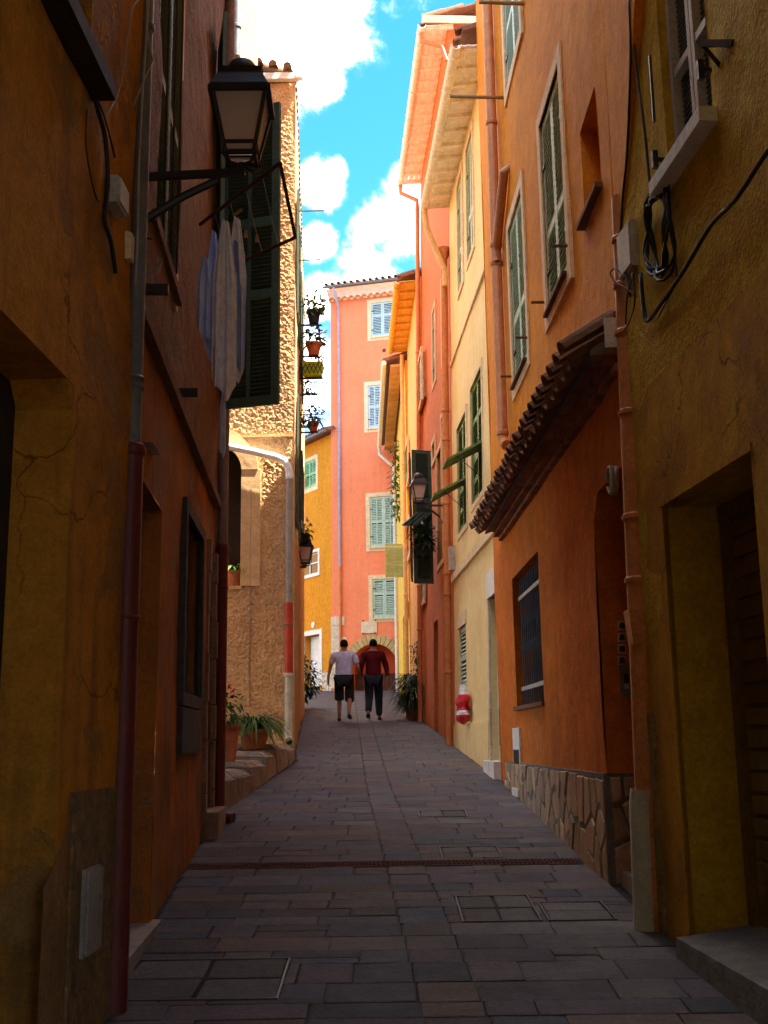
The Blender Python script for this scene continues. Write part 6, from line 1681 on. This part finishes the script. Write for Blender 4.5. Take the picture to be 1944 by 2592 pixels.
def man(loc, label, shirt, legs, shoe, short, stride, arm, h=1.74, yaw=0.0, wide=1.0, belt=False):
    t = thing('person', label, 'person', loc, 'two men walking up the alley'); t.rotation_euler.z = yaw
    k = h / 1.74; w = wide
    def V(x, y, z, r, r2=None): return (x * k, y * k, z * k, r * k, (r2 or r) * k)
    sL, sR = stride, -stride
    # joints: +y is the walking direction (away from the viewer)
    hipL, hipR = (-.095 * w, 0, .90), (.095 * w, 0, .90)
    def leg(hip, s):
        if s > 0: knee, ank, toe = (hip[0], .16 * s / .2, .50), (hip[0] * 1.05, .20 * s / .2, .085), (hip[0] * 1.25, .34 * s / .2, .03)
        else: knee, ank, toe = (hip[0], .03, .48), (hip[0] * 1.05, -.30 * abs(s) / .2, .17), (hip[0] * 1.15, -.19 * abs(s) / .2, .045)
        return knee, ank, toe
    kL, aL, tL = leg(hipL, sL); kR, aR, tR = leg(hipR, sR)
    ver = [V(0, 0, .94, .14 * w, .115), V(0, 0, 1.12, .135 * w, .11), V(0, .01, 1.30, .15 * w, .11), V(0, .01, 1.43, .11 * w, .08), V(0, .02, 1.52, .055), V(0, .03, 1.595, .072, .082), V(0, .035, 1.67, .072, .084), V(0, .03, 1.715, .03, .035)]
    ed = [(0, 1), (1, 2), (2, 3), (3, 4), (4, 5), (5, 6), (6, 7)]
    def chain(start, pts):
        p = start
        for q in pts: ver.append(q); ed.append((p, len(ver) - 1)); p = len(ver) - 1
        return p
    arms = []
    for sd, a in ((-1, arm[0]), (1, arm[1])):
        sh = (sd * .19 * w, .01, 1.41); el = (sd * (.245 * w + .02), .02 - a * .10, 1.14); wr = (sd * (.265 * w + .03), a * .06 + (.08 if a > 0 else -.02), .92); hd = (wr[0], wr[1] + .02, .84)
        e = chain(3, [V(*sh, .062), V(*el, .043), V(*wr, .03), V(*hd, .036, .022)]); arms.append((sh, el, wr, hd))
        for f in range(4): chain(e, [V(hd[0] + sd * .004, hd[1] - .028 + f * .018, hd[2] - .055 + .006 * abs(f - 1.4), .009), V(hd[0] - sd * .012, hd[1] - .024 + f * .018, hd[2] - .095 + .01 * abs(f - 1.4), .0075)])
        chain(e - 0, [V(hd[0] - sd * .012, hd[1] + .036, hd[2] - .02, .011), V(hd[0] - sd * .02, hd[1] + .05, hd[2] - .055, .009)])
    for hip, kn, an, to in ((hipL, kL, aL, tL), (hipR, kR, aR, tR)):
        chain(0, [V(*hip, .088), V(*kn, .058), V((kn[0] + an[0]) / 2, (kn[1] + an[1]) / 2 - .012, (kn[2] + an[2]) / 2 + .04, .052), V(*an, .036), V(*to, .036, .028)])
    bodyo = skinned('body', 'skin', t, ver, ed, 0, 2)
    # clothes follow the same joints, a little fuller
    g = .022
    cv = [V(0, 0, .86, .152 * w + g, .128 + g), V(0, 0, 1.06, .155 * w + g, .126 + g), V(0, .01, 1.28, .158 * w + g, .118 + g), V(0, .01, 1.425, .125 * w + g, .098 + g), V(0, .02, 1.495, .07, .068)]
    ce = [(0, 1), (1, 2), (2, 3), (3, 4)]
    for i, (sh, el, wr, hd) in enumerate(arms):
        cv.append(V(sh[0] * .96, sh[1], sh[2], .064 + g)); ce.append((3, len(cv) - 1))
        if short:
            p = [sh[j] + (el[j] - sh[j]) * .75 for j in range(3)]; cv.append(V(p[0] * 1.02, p[1], p[2], .054 + g * .8)); ce.append((len(cv) - 2, len(cv) - 1))
        else:
            cv.append(V(*el, .050 + g * .7)); ce.append((len(cv) - 2, len(cv) - 1)); cv.append(V(*wr, .036 + g * .5)); ce.append((len(cv) - 2, len(cv) - 1))
    skinned('shirt' if short else 'sweater', shirt, t, cv, ce, 0, 2)
    tv = [V(0, 0, .91, .15 * w + g * .6, .122 + g)]; te = []
    for hip, kn, an, to in ((hipL, kL, aL, tL), (hipR, kR, aR, tR)):
        tv.append(V(hip[0], hip[1], hip[2] - .03, .112 + g * .6)); te.append((0, len(tv) - 1))
        tv.append(V(kn[0], kn[1], kn[2] - (.02 if short else 0), .086 + g if short else .082 + g * .6)); te.append((len(tv) - 2, len(tv) - 1))
        if short:
            p = [kn[j] + (an[j] - kn[j]) * .14 for j in range(3)]; tv.append(V(*p, .092 + g)); te.append((len(tv) - 2, len(tv) - 1))
        else:
            tv.append(V(an[0], an[1], an[2] + .0, .062 + g * .6)); te.append((len(tv) - 2, len(tv) - 1))
    skinned('shorts' if short else 'jeans', legs, t, tv, te, 0, 2)
    for an, to in ((aL, tL), (aR, tR)):
        skinned('shoe', shoe, t, [V(an[0], an[1] - .05, max(.035, an[2] - .05), .042, .04), V((an[0] + to[0]) / 2, (an[1] + to[1]) / 2, (an[2] + to[2]) / 2 - .012, .05, .038), V(to[0], to[1] + .055, to[2] + .005, .048, .03)], [(0, 1), (1, 2)], 1, 2)
    # head: ears, nose and hair
    hv = [V(0, .03, 1.60, .03, .03), V(0, .025, 1.635, .082, .084), V(0, .028, 1.69, .09, .096), V(0, .04, 1.725, .055, .06), V(0, .045, 1.745, .015, .02)]
    hm = bpy.data.meshes.new('hair'); hb_ = MB(); nu, nv_ = 18, 12
    for i in range(nv_ + 1):
        ph = math.pi * .70 * i / nv_
        for j in range(nu):
            th = 2 * math.pi * j / nu; front = math.sin(th)
            r_ = 1 + .03 * noise.noise(Vector((math.cos(th) * 3, math.sin(th) * 3, ph * 3)))
            drop = ph if front < .2 else min(ph, math.pi * .42)
            hb_.v.append(Vector((.087 * r_ * math.sin(drop) * math.cos(th), .022 + .104 * r_ * math.sin(drop) * math.sin(th), 1.655 + .103 * r_ * math.cos(drop))) * k)
    for i in range(nv_):
        for j in range(nu): a = i * nu + j; b = i * nu + (j + 1) % nu; hb_.f.append((a, b, b + nu, a + nu))
    hm.from_pydata(hb_.v, [], hb_.f); hm.materials.append(M['hair'])
    for p_ in hm.polygons: p_.use_smooth = True
    o = bpy.data.objects.new('hair', hm); C.objects.link(o); o.parent = t; ORG[o.name] = ORG[t.name]
    for sd in (-1, 1):
        e = MB().lathe(Vector((0, 0, 0)), [(.004, -.028), (.02, -.018), (.024, .008), (.012, .028)], 8)
        me = bpy.data.meshes.new('ear'); me.from_pydata([Vector((sd * .082 * k + v.x * .5, .03 * k + v.y, 1.625 * k + v.z)) for v in e.v], [], e.f); me.materials.append(M['skin'])
        o = bpy.data.objects.new('ear', me); C.objects.link(o); o.parent = t; ORG[o.name] = ORG[t.name]
    nb = MB().add([Vector((-.015, .105, 1.60)) * k, Vector((.015, .105, 1.60)) * k, Vector((0, .145, 1.605)) * k, Vector((0, .11, 1.66)) * k], [(0, 1, 2), (0, 2, 3), (1, 3, 2)])
    me = bpy.data.meshes.new('nose'); me.from_pydata(nb.v, [], nb.f); me.materials.append(M['skin']); o = bpy.data.objects.new('nose', me); C.objects.link(o); o.parent = t; ORG[o.name] = ORG[t.name]
    if belt:
        b = MB(); n = 20
        for z in (.955, .985):
            for j in range(n): a = 2 * math.pi * j / n; b.v.append(Vector(((.158 * w + .034) * math.cos(a), (.13 + .026) * math.sin(a), z)) * k)
        for j in range(n): b.f.append((j, (j + 1) % n, (j + 1) % n + n, j + n))
        me = bpy.data.meshes.new('belt'); me.from_pydata(b.v, [], b.f); me.materials.append(M['belt']); o = bpy.data.objects.new('waist_strap', me); C.objects.link(o); o.parent = t; ORG[o.name] = ORG[t.name]
    return t


m1 = gnd(744, 1558); m2 = gnd(808, 1556)
man(m1, 'man in a pale grey T-shirt and dark shorts walking up the alley', 'shirt', 'shorts', 'shoe', True, .14, (-.6, .8), 1.70, R(-2), 1.18, True)
man(m2, 'man in a dark red sweater and dark jeans walking up the alley', 'sweater', 'jeans', 'shoe', False, -.17, (.8, -.5), 1.70, R(-3), 1.05)
